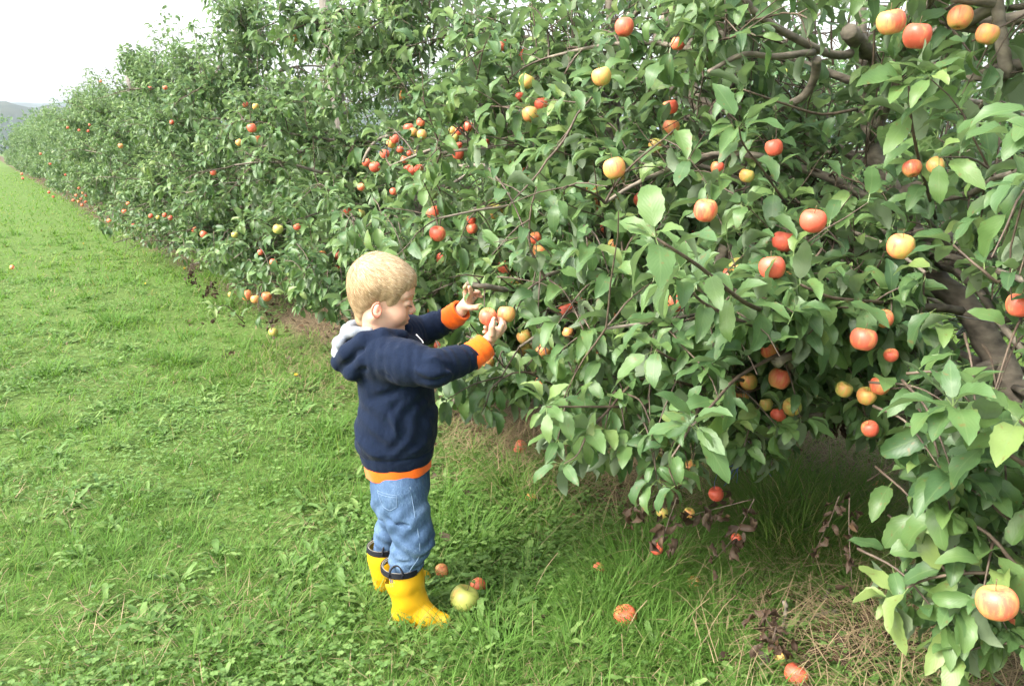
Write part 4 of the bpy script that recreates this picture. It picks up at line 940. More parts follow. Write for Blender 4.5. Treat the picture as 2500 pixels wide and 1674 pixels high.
def apple_mesh(nu, nv, seed, name):
    R = np.random.default_rng(seed); t = np.linspace(0, np.pi, nv + 1)[1:-1]; ph = np.arange(nu) / nu * 2 * np.pi
    T, P_ = np.meshgrid(t, ph, indexing='ij')
    rr = 1.02 * np.sin(T)**0.86 * (1 + 0.05 * np.cos(T)) * (1 + 0.022 * np.cos(5 * P_ + seed) * (0.3 + 0.7 * (T > 1.9)) + R.uniform(-.02, .02) * np.cos(2 * P_))
    z = 1.02 * np.cos(T) - 0.32 * np.exp(-(T / 0.40)**2) + 0.16 * np.exp(-((np.pi - T) / 0.30)**2) + R.uniform(-.05, .05) * np.cos(P_) * np.sin(T)
    v = np.stack([rr * np.cos(P_), rr * np.sin(P_), z], -1).reshape(-1, 3)
    v = np.vstack([v, [0, 0, 0.66], [0, 0, -0.84]]); m = nv - 1
    i = np.arange(m - 1)[:, None] * nu; j = np.arange(nu)[None]; j2 = (j + 1) % nu
    q = np.stack([i + j, i + nu + j, i + nu + j2, i + j2], -1).reshape(-1, 4); jj = np.arange(nu); k2 = (jj + 1) % nu
    tt = np.vstack([np.stack([np.full(nu, m * nu), jj, k2], 1), np.stack([np.full(nu, m * nu + 1), (m - 1) * nu + k2, (m - 1) * nu + jj], 1)])
    o = mesh_np(name, v * 0.0365, [q, tt], M_APPLE); me = o.data; bpy.data.objects.remove(o); return me
AM = [apple_mesh(28, 20, s, 'apple') for s in range(3)]; AML = [apple_mesh(12, 9, s, 'apple') for s in range(2)]
def tiny(name, build, mat):
    A = Acc(); build(A); o = A.build(name, mat); me = o.data; bpy.data.objects.remove(o); return me
STEM = tiny('stem', lambda A: tube(A, [(0, 0, .019), (.001, 0, .03), (.003, .001, .042), (.004, .002, .05)], [.0012, .001, .001, .0014], 6), M_STEM)
def _cal(A):
    for i in range(5):
        a = i * 1.2566; tube(A, [(0, 0, -.0275), (.0035 * math.cos(a), .0035 * math.sin(a), -.031), (.005 * math.cos(a), .005 * math.sin(a), -.0335)], [.0016, .0013, .0003], 4)
CALYX = tiny('calyx', _cal, simple_mat('calyx', (0.03, 0.02, 0.012), (0.06, 0.045, 0.03), 80, 0.8))
def apple(p, rad, red, label, group, R, tilt=0.25, big=True, pale=False, rot=None):
    me = (AM if big else AML)[int(R.integers(0, 3 if big else 2))]
    o = bpy.data.objects.new('apple', me); COL.objects.link(o); o.location = Vector([float(c) for c in p])
    s = rad / 0.0365; o.scale = (s, s, s * float(R.uniform(.93, 1.04)))
    # the red cheek tends to face the alley
    o.rotation_euler = rot if rot else (float(R.normal(0, tilt)), float(R.normal(0, tilt)), math.pi + float(R.normal(0.6, 0.8)))
    o['red'] = float(red); tag(o, label, 'apple', group)
    if big:
        for nm, mm in (('stem', STEM), ('calyx', CALYX)):
            c = bpy.data.objects.new(nm, mm); COL.objects.link(c); c.parent = o
    return o
RA = np.random.default_rng(33)
for (p, rad, red, lab, px, t) in FRUIT:
    apple(p, rad * (0.94 if t < 7 else 0.85), red, lab, 'apples hanging in the front row', RA, big=t < 7)
n = 0
cand = [s for s in SPOTS]; RA.shuffle(cand)
for p, k in cand:
    if n >= 60: break
    p = np.array(p, float) + [0, 0, -0.055]
    px, py, v = project(p); px, py, v = px[0], py[0], v[0]
    if not (2.7 < v < 6 and -20 < px < 2520 and -20 < py < 1600): continue
    if p[0] > front(p[1], p[2]) + 0.75 or p[2] < 0.3 or p[2] > 2.5: continue
    if not allowed(p[None], p[None] - [0, 0, .05], -25)[0]: continue
    if RA.random() < (p[2] - 0.6) * 0.4: continue
    if np.min(np.hypot(FPXY[:, 0] - px, FPXY[:, 1] - py)) < 45: continue
    red = float(np.clip(RA.choice([.15, .35, .6, .85, .9]) + RA.normal(0, .08), 0, 1))
    col = 'yellow' if red < .3 else ('orange' if red < .7 else 'red')
    apple(p, RA.uniform(.028, .033), red, '%s apple mostly hidden among the leaves of the front row' % col, 'apples hidden in the front row leaves', RA, big=v < 4); n += 1
n = 0
RA.shuffle(BACK_SPOTS)
for p in BACK_SPOTS:
    if n >= 60: break
    px, py, v = project(p)
    if not (v[0] > 1 and 1100 < px[0] < 2500 and -20 < py[0] < 1100): continue
    apple(np.array(p) + [0, 0, -.05], RA.uniform(.028, .034), RA.uniform(0, .15), 'small yellow apple on the second row, glimpsed through the gaps', 'yellow apples of the second row', RA, big=False); n += 1
FALLEN = [(1010, 1293, 32, .75, 'red yellow windfall apple in the weeds behind the yellow boots'), (1093, 1325, 34, .88, 'red windfall apple behind the pale green one'),
          (1062, 1368, 62, .0, 'large pale green windfall apple in front of the boots'), (1430, 1399, 50, .85, 'red windfall apple in the long grass tuft, lower middle'),
          (1190, 1020, 32, .80, 'orange windfall apple on straw right of the hoodie'), (1215, 1135, 26, .35, 'brown rotting windfall apple in the grass'),
          (1587, 1318, 30, .72, 'orange red windfall apple behind the long grass'), (1822, 1532, 46, .95, 'red windfall apple with a leaf in front, bottom edge'),
          (625, 758, 20, .05, 'yellow windfall apple left of the boy under the row'), (27, 607, 9, .6, 'tiny pale windfall apple alone on the left lawn'),
          (1370, 1290, 20, .6, 'windfall apple nearly buried in grass'), (2233, 1174, 34, .7, 'pink windfall apple on the lawn behind the right branch'),
          (2303, 1222, 28, .7, 'second pink windfall apple at the right edge'), (1790, 1490, 30, .1, 'brown yellow windfall apple in the dead leaves'),
          (528, 672, 12, .3, 'small yellow windfall apple at the edge of the row'), (2010, 1130, 26, .3, 'yellowish windfall apple behind the dry stalks')]
for (x, y, d_, red, lab) in FALLEN:
    p = on_ground(x * K, y * K, 0.04); t = np.linalg.norm(p - [0, 0, EYE]); rad = float(np.clip(d_ * K * t / FPX / 2, .022, .044))
    p[2] = gz(p[0], p[1]) + rad * 0.9
    rot = (0.35, -0.25, 2.0) if red == 0 else None
    apple(p, rad, red, lab, 'windfall apples on the ground', RA, tilt=0.9, rot=rot)
FALL_PX = [(f[0] * K, f[1] * K) for f in FALLEN]
# ------------------------------------------------------------------ implicit-surface modelling for the boy
class Field:
    """signed distance grid in (u, v, z): right, away, up"""
    def __init__(s, lo, hi, h, zs=None):
        s.ax = [np.arange(lo[i], hi[i] + h, h) for i in range(3)]
        if zs is not None: s.ax[2] = zs
        s.F = np.full([len(a) for a in s.ax], 1.0, np.float32)
    def box(s, lo, hi):
        sl = tuple(slice(max(0, int(np.searchsorted(a, l)) - 1), int(np.searchsorted(a, h_)) + 1) for a, l, h_ in zip(s.ax, lo, hi))
        g = np.meshgrid(*[a[q] for a, q in zip(s.ax, sl)], indexing='ij'); return sl, g
    def put(s, fn, lo, hi, k=0.0, mode='add', m=0.03):
        sl, g = s.box(np.array(lo) - m, np.array(hi) + m)
        if 0 in g[0].shape: return
        d = fn(*g).astype(np.float32); a = s.F[sl]
        if mode == 'add':
            if k > 0: h_ = np.clip(0.5 + 0.5 * (a - d) / k, 0, 1); s.F[sl] = a * (1 - h_) + d * h_ - k * h_ * (1 - h_)
            else: s.F[sl] = np.minimum(a, d)
        elif mode == 'cut':
            if k > 0: h_ = np.clip(0.5 - 0.5 * (a + d) / k, 0, 1); s.F[sl] = a * (1 - h_) - d * h_ + k * h_ * (1 - h_)
            else: s.F[sl] = np.maximum(a, -d)
        elif mode == 'disp': s.F[sl] = a + d
    def cone(s, a, b, r0, r1, k=0.0, mode='add', rip=None, sq=None):
        a = np.array(a, float); b = np.array(b, float); ba = b - a; L2 = ba @ ba
        def fn(x, y, z):
            px, py, pz = x - a[0], y - a[1], z - a[2]; h = np.clip((px * ba[0] + py * ba[1] + pz * ba[2]) / L2, 0, 1)
            dx, dy, dz = px - h * ba[0], py - h * ba[1], pz - h * ba[2]
            if sq is not None: dy = dy * sq
            d = np.sqrt(dx * dx + dy * dy + dz * dz) - (r0 + (r1 - r0) * h)
            if rip: d = d + rip[0] * np.sin(h * 6.283 * rip[1] + 2.2 * np.sin(40 * dy + 25 * dz + rip[2])) * np.sin(np.pi * h)**0.5
            return d
        R = max(r0, r1); s.put(fn, np.minimum(a, b) - R, np.maximum(a, b) + R, k, mode)
    def chain(s, pts, rs, k=0.0, **kw):
        for i in range(len(pts) - 1): s.cone(pts[i], pts[i + 1], rs[i], rs[i + 1], k, **kw)
    def ell(s, c, r, k=0.0, mode='add', M=None, m=0.03):
        c = np.array(c, float); r = np.array(r, float); mr = r.min()
        def fn(x, y, z):
            p = np.stack([x - c[0], y - c[1], z - c[2]], -1)
            if M is not None: p = p @ M                      # columns of M = local axes
            q = p / r; n = np.linalg.norm(q, axis=-1); n2 = np.linalg.norm(q / r, axis=-1) + 1e-9
            return n * (n - 1) / n2
        R = r.max() if M is not None else r; s.put(fn, c - R, c + R, k, mode, m)
    def crease(s, a, b, w, amp):
        a = np.array(a, float); b = np.array(b, float); ba = b - a; L2 = ba @ ba
        def fn(x, y, z):
            px, py, pz = x - a[0], y - a[1], z - a[2]; h = np.clip((px * ba[0] + py * ba[1] + pz * ba[2]) / L2, 0, 1)
            d2 = (px - h * ba[0])**2 + (py - h * ba[1])**2 + (pz - h * ba[2])**2
            return amp * np.exp(-d2 / w**2) * np.sin(np.pi * (0.15 + 0.7 * h))
        s.put(fn, np.minimum(a, b) - w * 2.2, np.maximum(a, b) + w * 2.2, mode='disp', m=0)
    def extract(s):
        F = s.F; S = F < 0; n = np.array(F.shape)
        c = np.zeros(n - 1, np.int8)
        for dx in (0, 1):
            for dy in (0, 1):
                for dz in (0, 1): c += S[dx:n[0] - 1 + dx, dy:n[1] - 1 + dy, dz:n[2] - 1 + dz]
        act = (c > 0) & (c < 8); I = np.argwhere(act); idx = np.full(act.shape, -1, np.int32); idx[act] = np.arange(len(I))
        acc = np.zeros((len(I), 3)); cnt = np.zeros(len(I)); ax = s.ax
        for e in range(3):
            o1, o2 = [i for i in range(3) if i != e]
            for p in (0, 1):
                for q in (0, 1):
                    A = I.copy(); A[:, o1] += p; A[:, o2] += q; B = A.copy(); B[:, e] += 1
                    fa = F[A[:, 0], A[:, 1], A[:, 2]]; fb = F[B[:, 0], B[:, 1], B[:, 2]]; cr = (fa < 0) != (fb < 0)
                    t = np.where(cr, fa / np.where(cr, fa - fb, 1), 0)
                    P = np.stack([ax[0][A[:, 0]], ax[1][A[:, 1]], ax[2][A[:, 2]]], 1); Q = np.stack([ax[0][B[:, 0]], ax[1][B[:, 1]], ax[2][B[:, 2]]], 1)
                    acc += np.where(cr[:, None], P + (Q - P) * t[:, None], 0); cnt += cr
        v = acc / cnt[:, None]; qs = []
        for e in range(3):
            o1, o2 = [(1, 2), (2, 0), (0, 1)][e]
            a = S[tuple(slice(0, n[i] - 1) if i == e else slice(1, n[i] - 1) for i in range(3))]; b = S[tuple(slice(1, n[i]) if i == e else slice(1, n[i] - 1) for i in range(3))]
            for fl, msk in ((False, a & ~b), (True, ~a & b)):
                J = np.argwhere(msk)
                if not len(J): continue
                J = J + np.array([0 if i == e else 1 for i in range(3)])
                def cell(p, q):
                    Z = J.copy(); Z[:, o1] -= p; Z[:, o2] -= q; return idx[Z[:, 0], Z[:, 1], Z[:, 2]]
                w = np.stack([cell(1, 1), cell(0, 1), cell(0, 0), cell(1, 0)], 1)
                qs.append(w[:, ::-1] if fl else w)
        return v, np.concatenate(qs)
def relax(v, q, n=1, w=0.5):
    """a light smoothing of a quad mesh"""
    e = np.concatenate([q[:, [0, 1]], q[:, [1, 2]], q[:, [2, 3]], q[:, [3, 0]]]); e = np.concatenate([e, e[:, ::-1]])
    deg = np.bincount(e[:, 0], minlength=len(v))[:, None]
    for _ in range(n):
        a = np.zeros_like(v)
        for k in range(3): a[:, k] = np.bincount(e[:, 0], weights=v[e[:, 1], k], minlength=len(v))
        v = v * (1 - w) + w * a / np.maximum(deg, 1)
    return v
def w3(p): p = np.asarray(p, float); return p[..., :1] * U + p[..., 1:2] * V + p[..., 2:3] * UP     # (u,v,z) -> world
def J(x, y, v):                                           # photo pixel -> (u, v, z)
    d = ray(x, y); t = v / d[1]; return np.array([d[0] * t, v, d[2] * t + EYE])
BOYO = w3(np.array([-0.33, 2.16, 0.0]))
boy = empty('person', BOYO)
tag(boy, 'small blond boy in navy hoodie, jeans and yellow rubber boots picking apples', 'person')
def part(field, name, mat, parent=boy, relaxn=1, color=None, uv=None):
    v, q = field.extract(); v = relax(v, q, relaxn) if relaxn else v
    at_ = {'var': color(v)} if color else None
    pl = w3(v)
    o = mesh_np(name, pl - BOYO, q, mat, None, attrs=at_); o.parent = parent; return o, v, q
def fabric(name, c1, c2, scale=700, rough=0.9, folds=0.004, sheen=0.15):
    m, n, l, bs = new_mat(name); v = objvec(n, l)
    t = noise(n, l, 260, 3, v); r = ramp(n, [(0.3, c1), (0.75, c2)]); l.new(t.outputs[0], r.inputs[0]); l.new(r.outputs[0], bs.inputs['Base Color'])
    w = noise(n, l, 26, 3, objvec(n, l, (1.0, 1.0, 0.55)), 0.45); f = noise(n, l, scale, 2, v)
    h = mth(n, l, 'ADD', mth(n, l, 'MULTIPLY', w.outputs[0], 1.0), mth(n, l, 'MULTIPLY', f.outputs[0], 0.06))
    bump(n, l, h, 0.9, folds, bs); bs.inputs['Roughness'].default_value = rough; bs.inputs['Specular IOR Level'].default_value = 0.15
    bs.inputs['Sheen Weight'].default_value = sheen; return m
M_NAVY = fabric('navy_fleece', (0.0028, 0.0072, 0.0205), (0.0055, 0.0125, 0.033), folds=0.010, sheen=0.03)
M_ORANGE = fabric('orange_jersey', (0.72, 0.105, 0.006), (0.80, 0.135, 0.010), folds=0.003)
M_GREY = fabric('grey_marl', (0.17, 0.19, 0.22), (0.25, 0.27, 0.30), folds=0.003)
def denim():
    m, n, l, bs = new_mat('washed_denim'); v = objvec(n, l)
    big = noise(n, l, 9, 3, v); fine = noise(n, l, 420, 2, objvec(n, l, (1, 1, 0.35))); mid = noise(n, l, 45, 3, objvec(n, l, (1, 1, .4)))
    f = mth(n, l, 'ADD', mth(n, l, 'MULTIPLY', big.outputs[0], 0.5), mth(n, l, 'ADD', mth(n, l, 'MULTIPLY', fine.outputs[0], 0.25), mth(n, l, 'MULTIPLY', mid.outputs[0], 0.15)))
    r = ramp(n, [(0.30, (0.026, 0.052, 0.105)), (0.46, (0.052, 0.095, 0.170)), (0.62, (0.13, 0.20, 0.30))]); l.new(f, r.inputs[0])
    l.new(r.outputs[0], bs.inputs['Base Color']); bs.inputs['Roughness'].default_value = 0.85; bs.inputs['Specular IOR Level'].default_value = 0.2
    bump(n, l, mth(n, l, 'ADD', mid.outputs[0], mth(n, l, 'MULTIPLY', fine.outputs[0], 0.15)), 0.8, 0.006, bs); return m
M_DENIM = denim()
def skin():
    m, n, l, bs = new_mat('fair_skin'); a = attr(n, 'var'); t = noise(n, l, 120, 3, objvec(n, l))
    r = ramp(n, [(0.0, (0.53, 0.335, 0.24)), (0.45, (0.56, 0.30, 0.205)), (0.75, (0.54, 0.21, 0.145)), (1.0, (0.50, 0.13, 0.10))])
    l.new(mth(n, l, 'ADD', a.outputs['Fac'], mth(n, l, 'MULTIPLY', mth(n, l, 'SUBTRACT', t.outputs[0], 0.5), 0.25)), r.inputs[0])
    l.new(r.outputs[0], bs.inputs['Base Color']); bs.inputs['Roughness'].default_value = 0.5; bs.inputs['Specular IOR Level'].default_value = 0.35
    bs.inputs['Subsurface Weight'].default_value = 0.25; bs.inputs['Subsurface Radius'].default_value = (0.012, 0.005, 0.003); bs.inputs['Subsurface Scale'].default_value = 0.5
    bump(n, l, t.outputs[0], 0.1, 0.001, bs); return m
M_SKIN = skin()
def hair_mat():
    m, n, l, bs = new_mat('blond_hair'); a = attr(n, 'var')
    r = ramp(n, [(0.0, (0.19, 0.12, 0.06)), (0.5, (0.40, 0.285, 0.165)), (1.0, (0.74, 0.60, 0.42))]); l.new(a.outputs['Fac'], r.inputs[0])
    l.new(r.outputs[0], bs.inputs['Base Color']); bs.inputs['Roughness'].default_value = 0.7; bs.inputs['Specular IOR Level'].default_value = 0.2; return m
M_HAIR = hair_mat()
def plain(name, c, rough=0.5, spec=0.5, coat=0.0):
    m, n, l, bs = new_mat(name); t = noise(n, l, 18, 4, objvec(n, l)); col = mixc(n, l, t.outputs[0], tuple(x * 0.82 for x in c), tuple(min(1, x * 1.12) for x in c))
    l.new(col, bs.inputs['Base Color']); bs.inputs['Roughness'].default_value = rough; bs.inputs['Specular IOR Level'].default_value = spec; bs.inputs['Coat Weight'].default_value = coat; return m
M_RUBBER = plain('yellow_rubber', (0.56, 0.305, 0.008), 0.38, 0.5); M_BLACK = plain('black_rubber', (0.005, 0.006, 0.010), 0.6, 0.25); M_CREAM = plain('cream_lining', (0.34, 0.31, 0.24), 0.9)
M_DARK = plain('lash_brown', (0.10, 0.06, 0.04), 0.8); M_EYE = plain('eye_white', (0.7, 0.68, 0.66), 0.2); M_ZIP = plain('white_plastic', (0.75, 0.75, 0.75), 0.4)

# head frame: origin at the middle of the skull, x forward, y to the boy's left (away), z up
HC = np.array([-0.361, 2.175, 0.998]); hp, hy = math.radians(13), math.radians(9)
HX = np.array([math.cos(hp) * math.cos(hy), math.cos(hp) * math.sin(hy), -math.sin(hp)])
HY = np.array([-math.sin(hy), math.cos(hy), 0.0]); HZ = np.cross(HX, HY); HM = np.stack([HX, HY, HZ], 1)
def H(x, y, z): return HC + HX * x + HY * y + HZ * z
def hl(v): return (v - HC) @ HM
def head_shape(f, grow=0.0, face=True):
    k = 0.022
    f.ell(H(-.001, 0, .000), (.0825 + grow, .069 + grow, .0765 + grow), 0, M=HM)
    f.ell(H(-.024, 0, -.008), (.058 + grow, .062 + grow, .062 + grow), k, M=HM)
    f.ell(H(.034, 0, .004), (.060 + grow, .060 + grow, .058 + grow), k, M=HM)
    f.ell(H(.034, 0, -.060), (.056, .052, .066), 0.02, M=HM)
    if not face: return
    for sy in (-1, 1):
        f.ell(H(.054, sy * .030, -.076), (.032, .026, .030), 0.015, M=HM)           # cheeks
        f.cone(H(.0, sy * .043, -.088), H(.060, sy * .014, -.114), .017, .015, 0.02)  # jaw
        f.cone(H(.084, sy * .010, -.014), H(.070, sy * .044, -.016), .010, .010, 0.012)
        f.ell(H(.101, sy * .031, -.036), (.015, .017, .012), 0.010, 'cut', M=HM)      # eye sockets
        f.ell(H(.0775, sy * .030, -.0375), (.0135, .0150, .0120), 0.003, M=HM)        # closed lids
    f.ell(H(.070, 0, -.116), (.019, .020, .016), 0.014, M=HM)                        # chin
    f.ell(H(.078, 0, -.088), (.0155, .023, .018), 0.012, M=HM)                        # muzzle
    f.cone(H(.086, 0, -.030), H(.1000, 0, -.057), .0065, .0082, 0.008)                # nose
    f.ell(H(.1015, 0, -.0605), (.0078, .0080, .0070), 0.004, M=HM)
    for sy in (-1, 1): f.ell(H(.093, sy * .0085, -.0645), (.0075, .0055, .0055), 0.004, M=HM)
    f.ell(H(.0915, 0, -.0835), (.0062, .0155, .0045), 0.003, M=HM)                    # lips
    f.ell(H(.0900, 0, -.0955), (.0062, .0135, .0050), 0.003, M=HM)
    f.cone(H(.0975, -.013, -.0895), H(.0975, .013, -.0895), .0022, .0022, 0.003, 'cut')
    f.ell(H(.0935, 0, -.1050), (.006, .014, .0035), 0.005, 'cut', M=HM)
    for sy in (-1, 1):                                                               # ears
        ex_, ez = .004, -.066
        a = math.radians(24) * sy; EM = HM @ np.array([[math.cos(a), math.sin(a), 0], [-math.sin(a), math.cos(a), 0], [0, 0, 1.0]]).T
        c = H(ex_, sy * .0665, ez)
        th = np.linspace(-2.5, 1.9, 13)
        pts = [H(ex_ - .0135 * math.cos(t) * 1.0 - .002, sy * (.070 + .008 * (0.5 + 0.5 * math.cos(t))), ez + .003 + .0185 * math.sin(t)) for t in th]
        f.ell(c, (.0125, .0042, .0175), 0.004, M=EM)
        f.chain(pts, [.0028] * 13, 0.002)
        f.ell(H(ex_ + .002, sy * .071, ez - .017), (.0065, .0042, .0065), 0.004, M=HM)
        f.ell(H(ex_ + .0030, sy * .0750, ez + .001), (.0075, .0055, .0105), 0.003, 'cut', M=HM); f.ell(H(ex_ + .005, sy * .0725, ez - .003), (.0040, .0060, .0050), 0.002, 'cut', M=HM)
        f.cone(H(ex_ + .009, sy * .070, ez - .004), H(ex_ + .009, sy * .070, ez + .004), .0036, .003, 0.003)
zs = np.concatenate([np.arange(0.02, 0.72, 0.009), np.arange(0.72, 1.105, 0.0021)])
F = Field((-0.47, 1.94, 0), (0.01, 2.42, 1.1), 0.0023, zs)
head_shape(F); F.ell(H(-.026, 0, -.045), (.049, .051, .051), 0.02, M=HM)
F.cone(H(-.012, 0, -.070), (-0.366, 2.175, 0.84), .041, .048, 0.02)
F.ell((-0.335, 2.175, 0.72), (.085, .100, .13), 0.03); F.ell((-0.33, 2.175, 0.50), (.075, .085, .10), 0.04)
SHR, ELR, WRR = np.array([-.345, 2.065, .818]), J(1058, 896, 1.995), J(1188, 836, 2.135)
SHL, ELL_, WRL = np.array([-.325, 2.285, .822]), J(1022, 812, 2.38), J(1124, 759, 2.305)
CR0, CR1 = J(1150, 872, 2.105), J(1184, 842, 2.13); CL0, CL1 = J(1100, 778, 2.325), J(1124, 760, 2.305)
F.chain([SHR, ELR, CR0, WRR], [.035, .026, .021, .0185], 0.01); F.chain([SHL, ELL_, CL0, WRL], [.035, .026, .021, .0185], 0.01)
HIPR, KNR, ANR = (-.325, 2.125, .41), (-.283, 2.098, .27), (-.312, 2.10, .06)
HIPL, KNL, ANL = (-.335, 2.225, .41), (-.352, 2.245, .27), (-.395, 2.26, .06)
F.chain([HIPR, KNR, ANR], [.055, .04, .028], 0.02); F.chain([HIPL, KNL, ANL], [.055, .04, .028], 0.02)
# right hand on the apple
F.cone(WRR, J(1209, 811, 2.140), .0175, .0165, 0.006); F.cone(J(1196, 828, 2.15), J(1219, 806, 2.152), .0135, .0125, 0.008)
F.cone(J(1195, 826, 2.12), J(1203, 806, 2.118), .0125, .0095, 0.007)
F.chain([J(1200, 815, 2.112), J(1201, 797, 2.106), J(1206, 779, 2.112)], [.0098, .0082, .0066], 0.003)
F.chain([J(1219, 806, 2.140), J(1226, 792, 2.142), J(1222, 781, 2.158), J(1212, 777, 2.178)], [.0088, .0078, .0070, .0060], 0.002)
F.chain([J(1222, 812, 2.152), J(1231, 799, 2.160), J(1229, 787, 2.180), J(1216, 783, 2.198)], [.0088, .0078, .0070, .0060], 0.002)
F.chain([J(1217, 818, 2.160), J(1216, 808, 2.184), J(1198, 803, 2.188), J(1185, 799, 2.170)], [.0085, .0076, .0068, .0058], 0.002)
F.chain([J(1208, 826, 2.162), J(1205, 818, 2.180), J(1192, 813, 2.178), J(1182, 810, 2.162)], [.0080, .0070, .0062, .0054], 0.002)
# left hand steadying the branch
F.cone(WRL, J(1142, 734, 2.302), .0170, .0150, 0.006); F.cone(J(1132, 748, 2.30), J(1148, 735, 2.310), .0150, .0120, 0.008)
F.chain([J(1136, 749, 2.292), J(1150, 751, 2.283), J(1163, 750, 2.280), J(1173, 745, 2.280)], [.0115, .0088, .0080, .0062], 0.004)
F.chain([J(1143, 731, 2.294), J(1150, 717, 2.284), J(1149, 707, 2.270), J(1146, 701, 2.262)], [.0092, .0078, .0070, .0060], 0.002)
F.chain([J(1139, 731, 2.304), J(1136, 714, 2.302), J(1136, 702, 2.294), J(1141, 693, 2.280)], [.0090, .0078, .0070, .0058], 0.002)
F.chain([J(1145, 731, 2.312), J(1153, 719, 2.318), J(1163, 712, 2.312), J(1170, 714, 2.298)], [.0086, .0074, .0066, .0056], 0.002)
F.chain([J(1149, 735, 2.314), J(1160, 726, 2.322), J(1170, 720, 2.316), J(1175, 724, 2.304)], [.0078, .0068, .0060, .0052], 0.002)
for (x, y, v_) in ((1207, 777.5, 2.1045),): F.ell(J(x, y, v_), (.0042, .0016, .0048), 0.001)
def skin_col(v):
    p = hl(v); c = np.full(len(v), 0.06); inh = v[:, 2] > 0.85
    def blob(q, r, a): return a * np.exp(-((p - np.array(q))**2).sum(1) / r**2)
    for sy in (-1, 1):
        c += blob((.055, sy * .05, -.070), .024, .22); ear = (np.abs(p[:, 1]) > .069) & (np.abs(p[:, 0]) < .03) & (p[:, 2] < -.03); c += ear * .34
        c += blob((.088, sy * .030, -.046), .012, .07)
    c += blob((.106, 0, -.060), .011, .10)
    lip = np.exp(-(((p[:, 2] + .0893) / .0085)**2)**2) * (np.abs(p[:, 1]) < .0145) * (p[:, 0] > .0885); c += 0.55 * lip
    hand = (v[:, 2] < .985) & (v[:, 0] > -.19); c += hand * (0.16 + 0.12 * np.sin(v[:, 0] * 160) * np.sin(v[:, 2] * 140))
    return np.clip(c, 0, 1)
body, bv, bq = part(F, 'body', M_SKIN, color=skin_col, relaxn=1)
body['label'] = 'fair skinned face in profile, ear and small hands'
# ---- hair
HXs = [-.10, -.062, -.040, -.026, -.012, .002, .020, .036, .045, .056, .072, .088, .11]; HZs = [-.086, -.094, -.088, -.078, -.058, -.042, -.041, -.060, -.054, -.028, -.002, .010, .014]
Fh = Field((-.475, 2.07, .85), (-.24, 2.29, 1.115), .0022); head_shape(Fh, 0.0, False); 
def hthick(x, y, z):
    p = np.stack([x, y, z], -1) - HC; p = p @ HM
    zh = np.interp(p[..., 0], HXs, HZs); e = np.clip((p[..., 2] - zh + .003 * np.sin(p[..., 1] * 300 + p[..., 0] * 210)) / np.interp(p[..., 0], [0.03, 0.06], [.058, .030]), -1, 1)
    cow = 0.0028 * np.exp(-((p[..., 0] + .03)**2 + p[..., 1]**2) / .03**2) * (p[..., 2] > 0) + .003 * np.clip((p[..., 0] - .06) / .03, 0, 1) * (e > 0)
    wave = .0003 * np.sin(p[..., 1] * 260 + 3 * np.sin(p[..., 0] * 60)) * np.sin(p[..., 0] * 130 + p[..., 2] * 90)
    return -(np.where(e > 0, .0042 * e, .02 * e) + cow + wave * (e > 0))
Fh.cone(H(-.012, 0, -.060), H(-.016, 0, -.115), .043, .041, 0.03)
Fh.ell(H(-.026, 0, -.045), (.050, .052, .052), 0.02, M=HM)
Fh.put(hthick, (-.48, 2.06, .85), (-.23, 2.30, 1.12), mode='disp')
hair, hv, hq = part(Fh, 'hair', M_HAIR, parent=body, relaxn=1, color=lambda v: np.clip(0.35 + 0.4 * np.clip(hl(v)[:, 2] / .08, -0.4, 1) * 0.4 + .1 * np.sin(hl(v)[:, 1] * 500 + hl(v)[:, 0] * 200), 0, 1))  # sunlight on the head painted in: hair colour pales with height
hair['label'] = 'short blond hair, sunlit top painted paler'
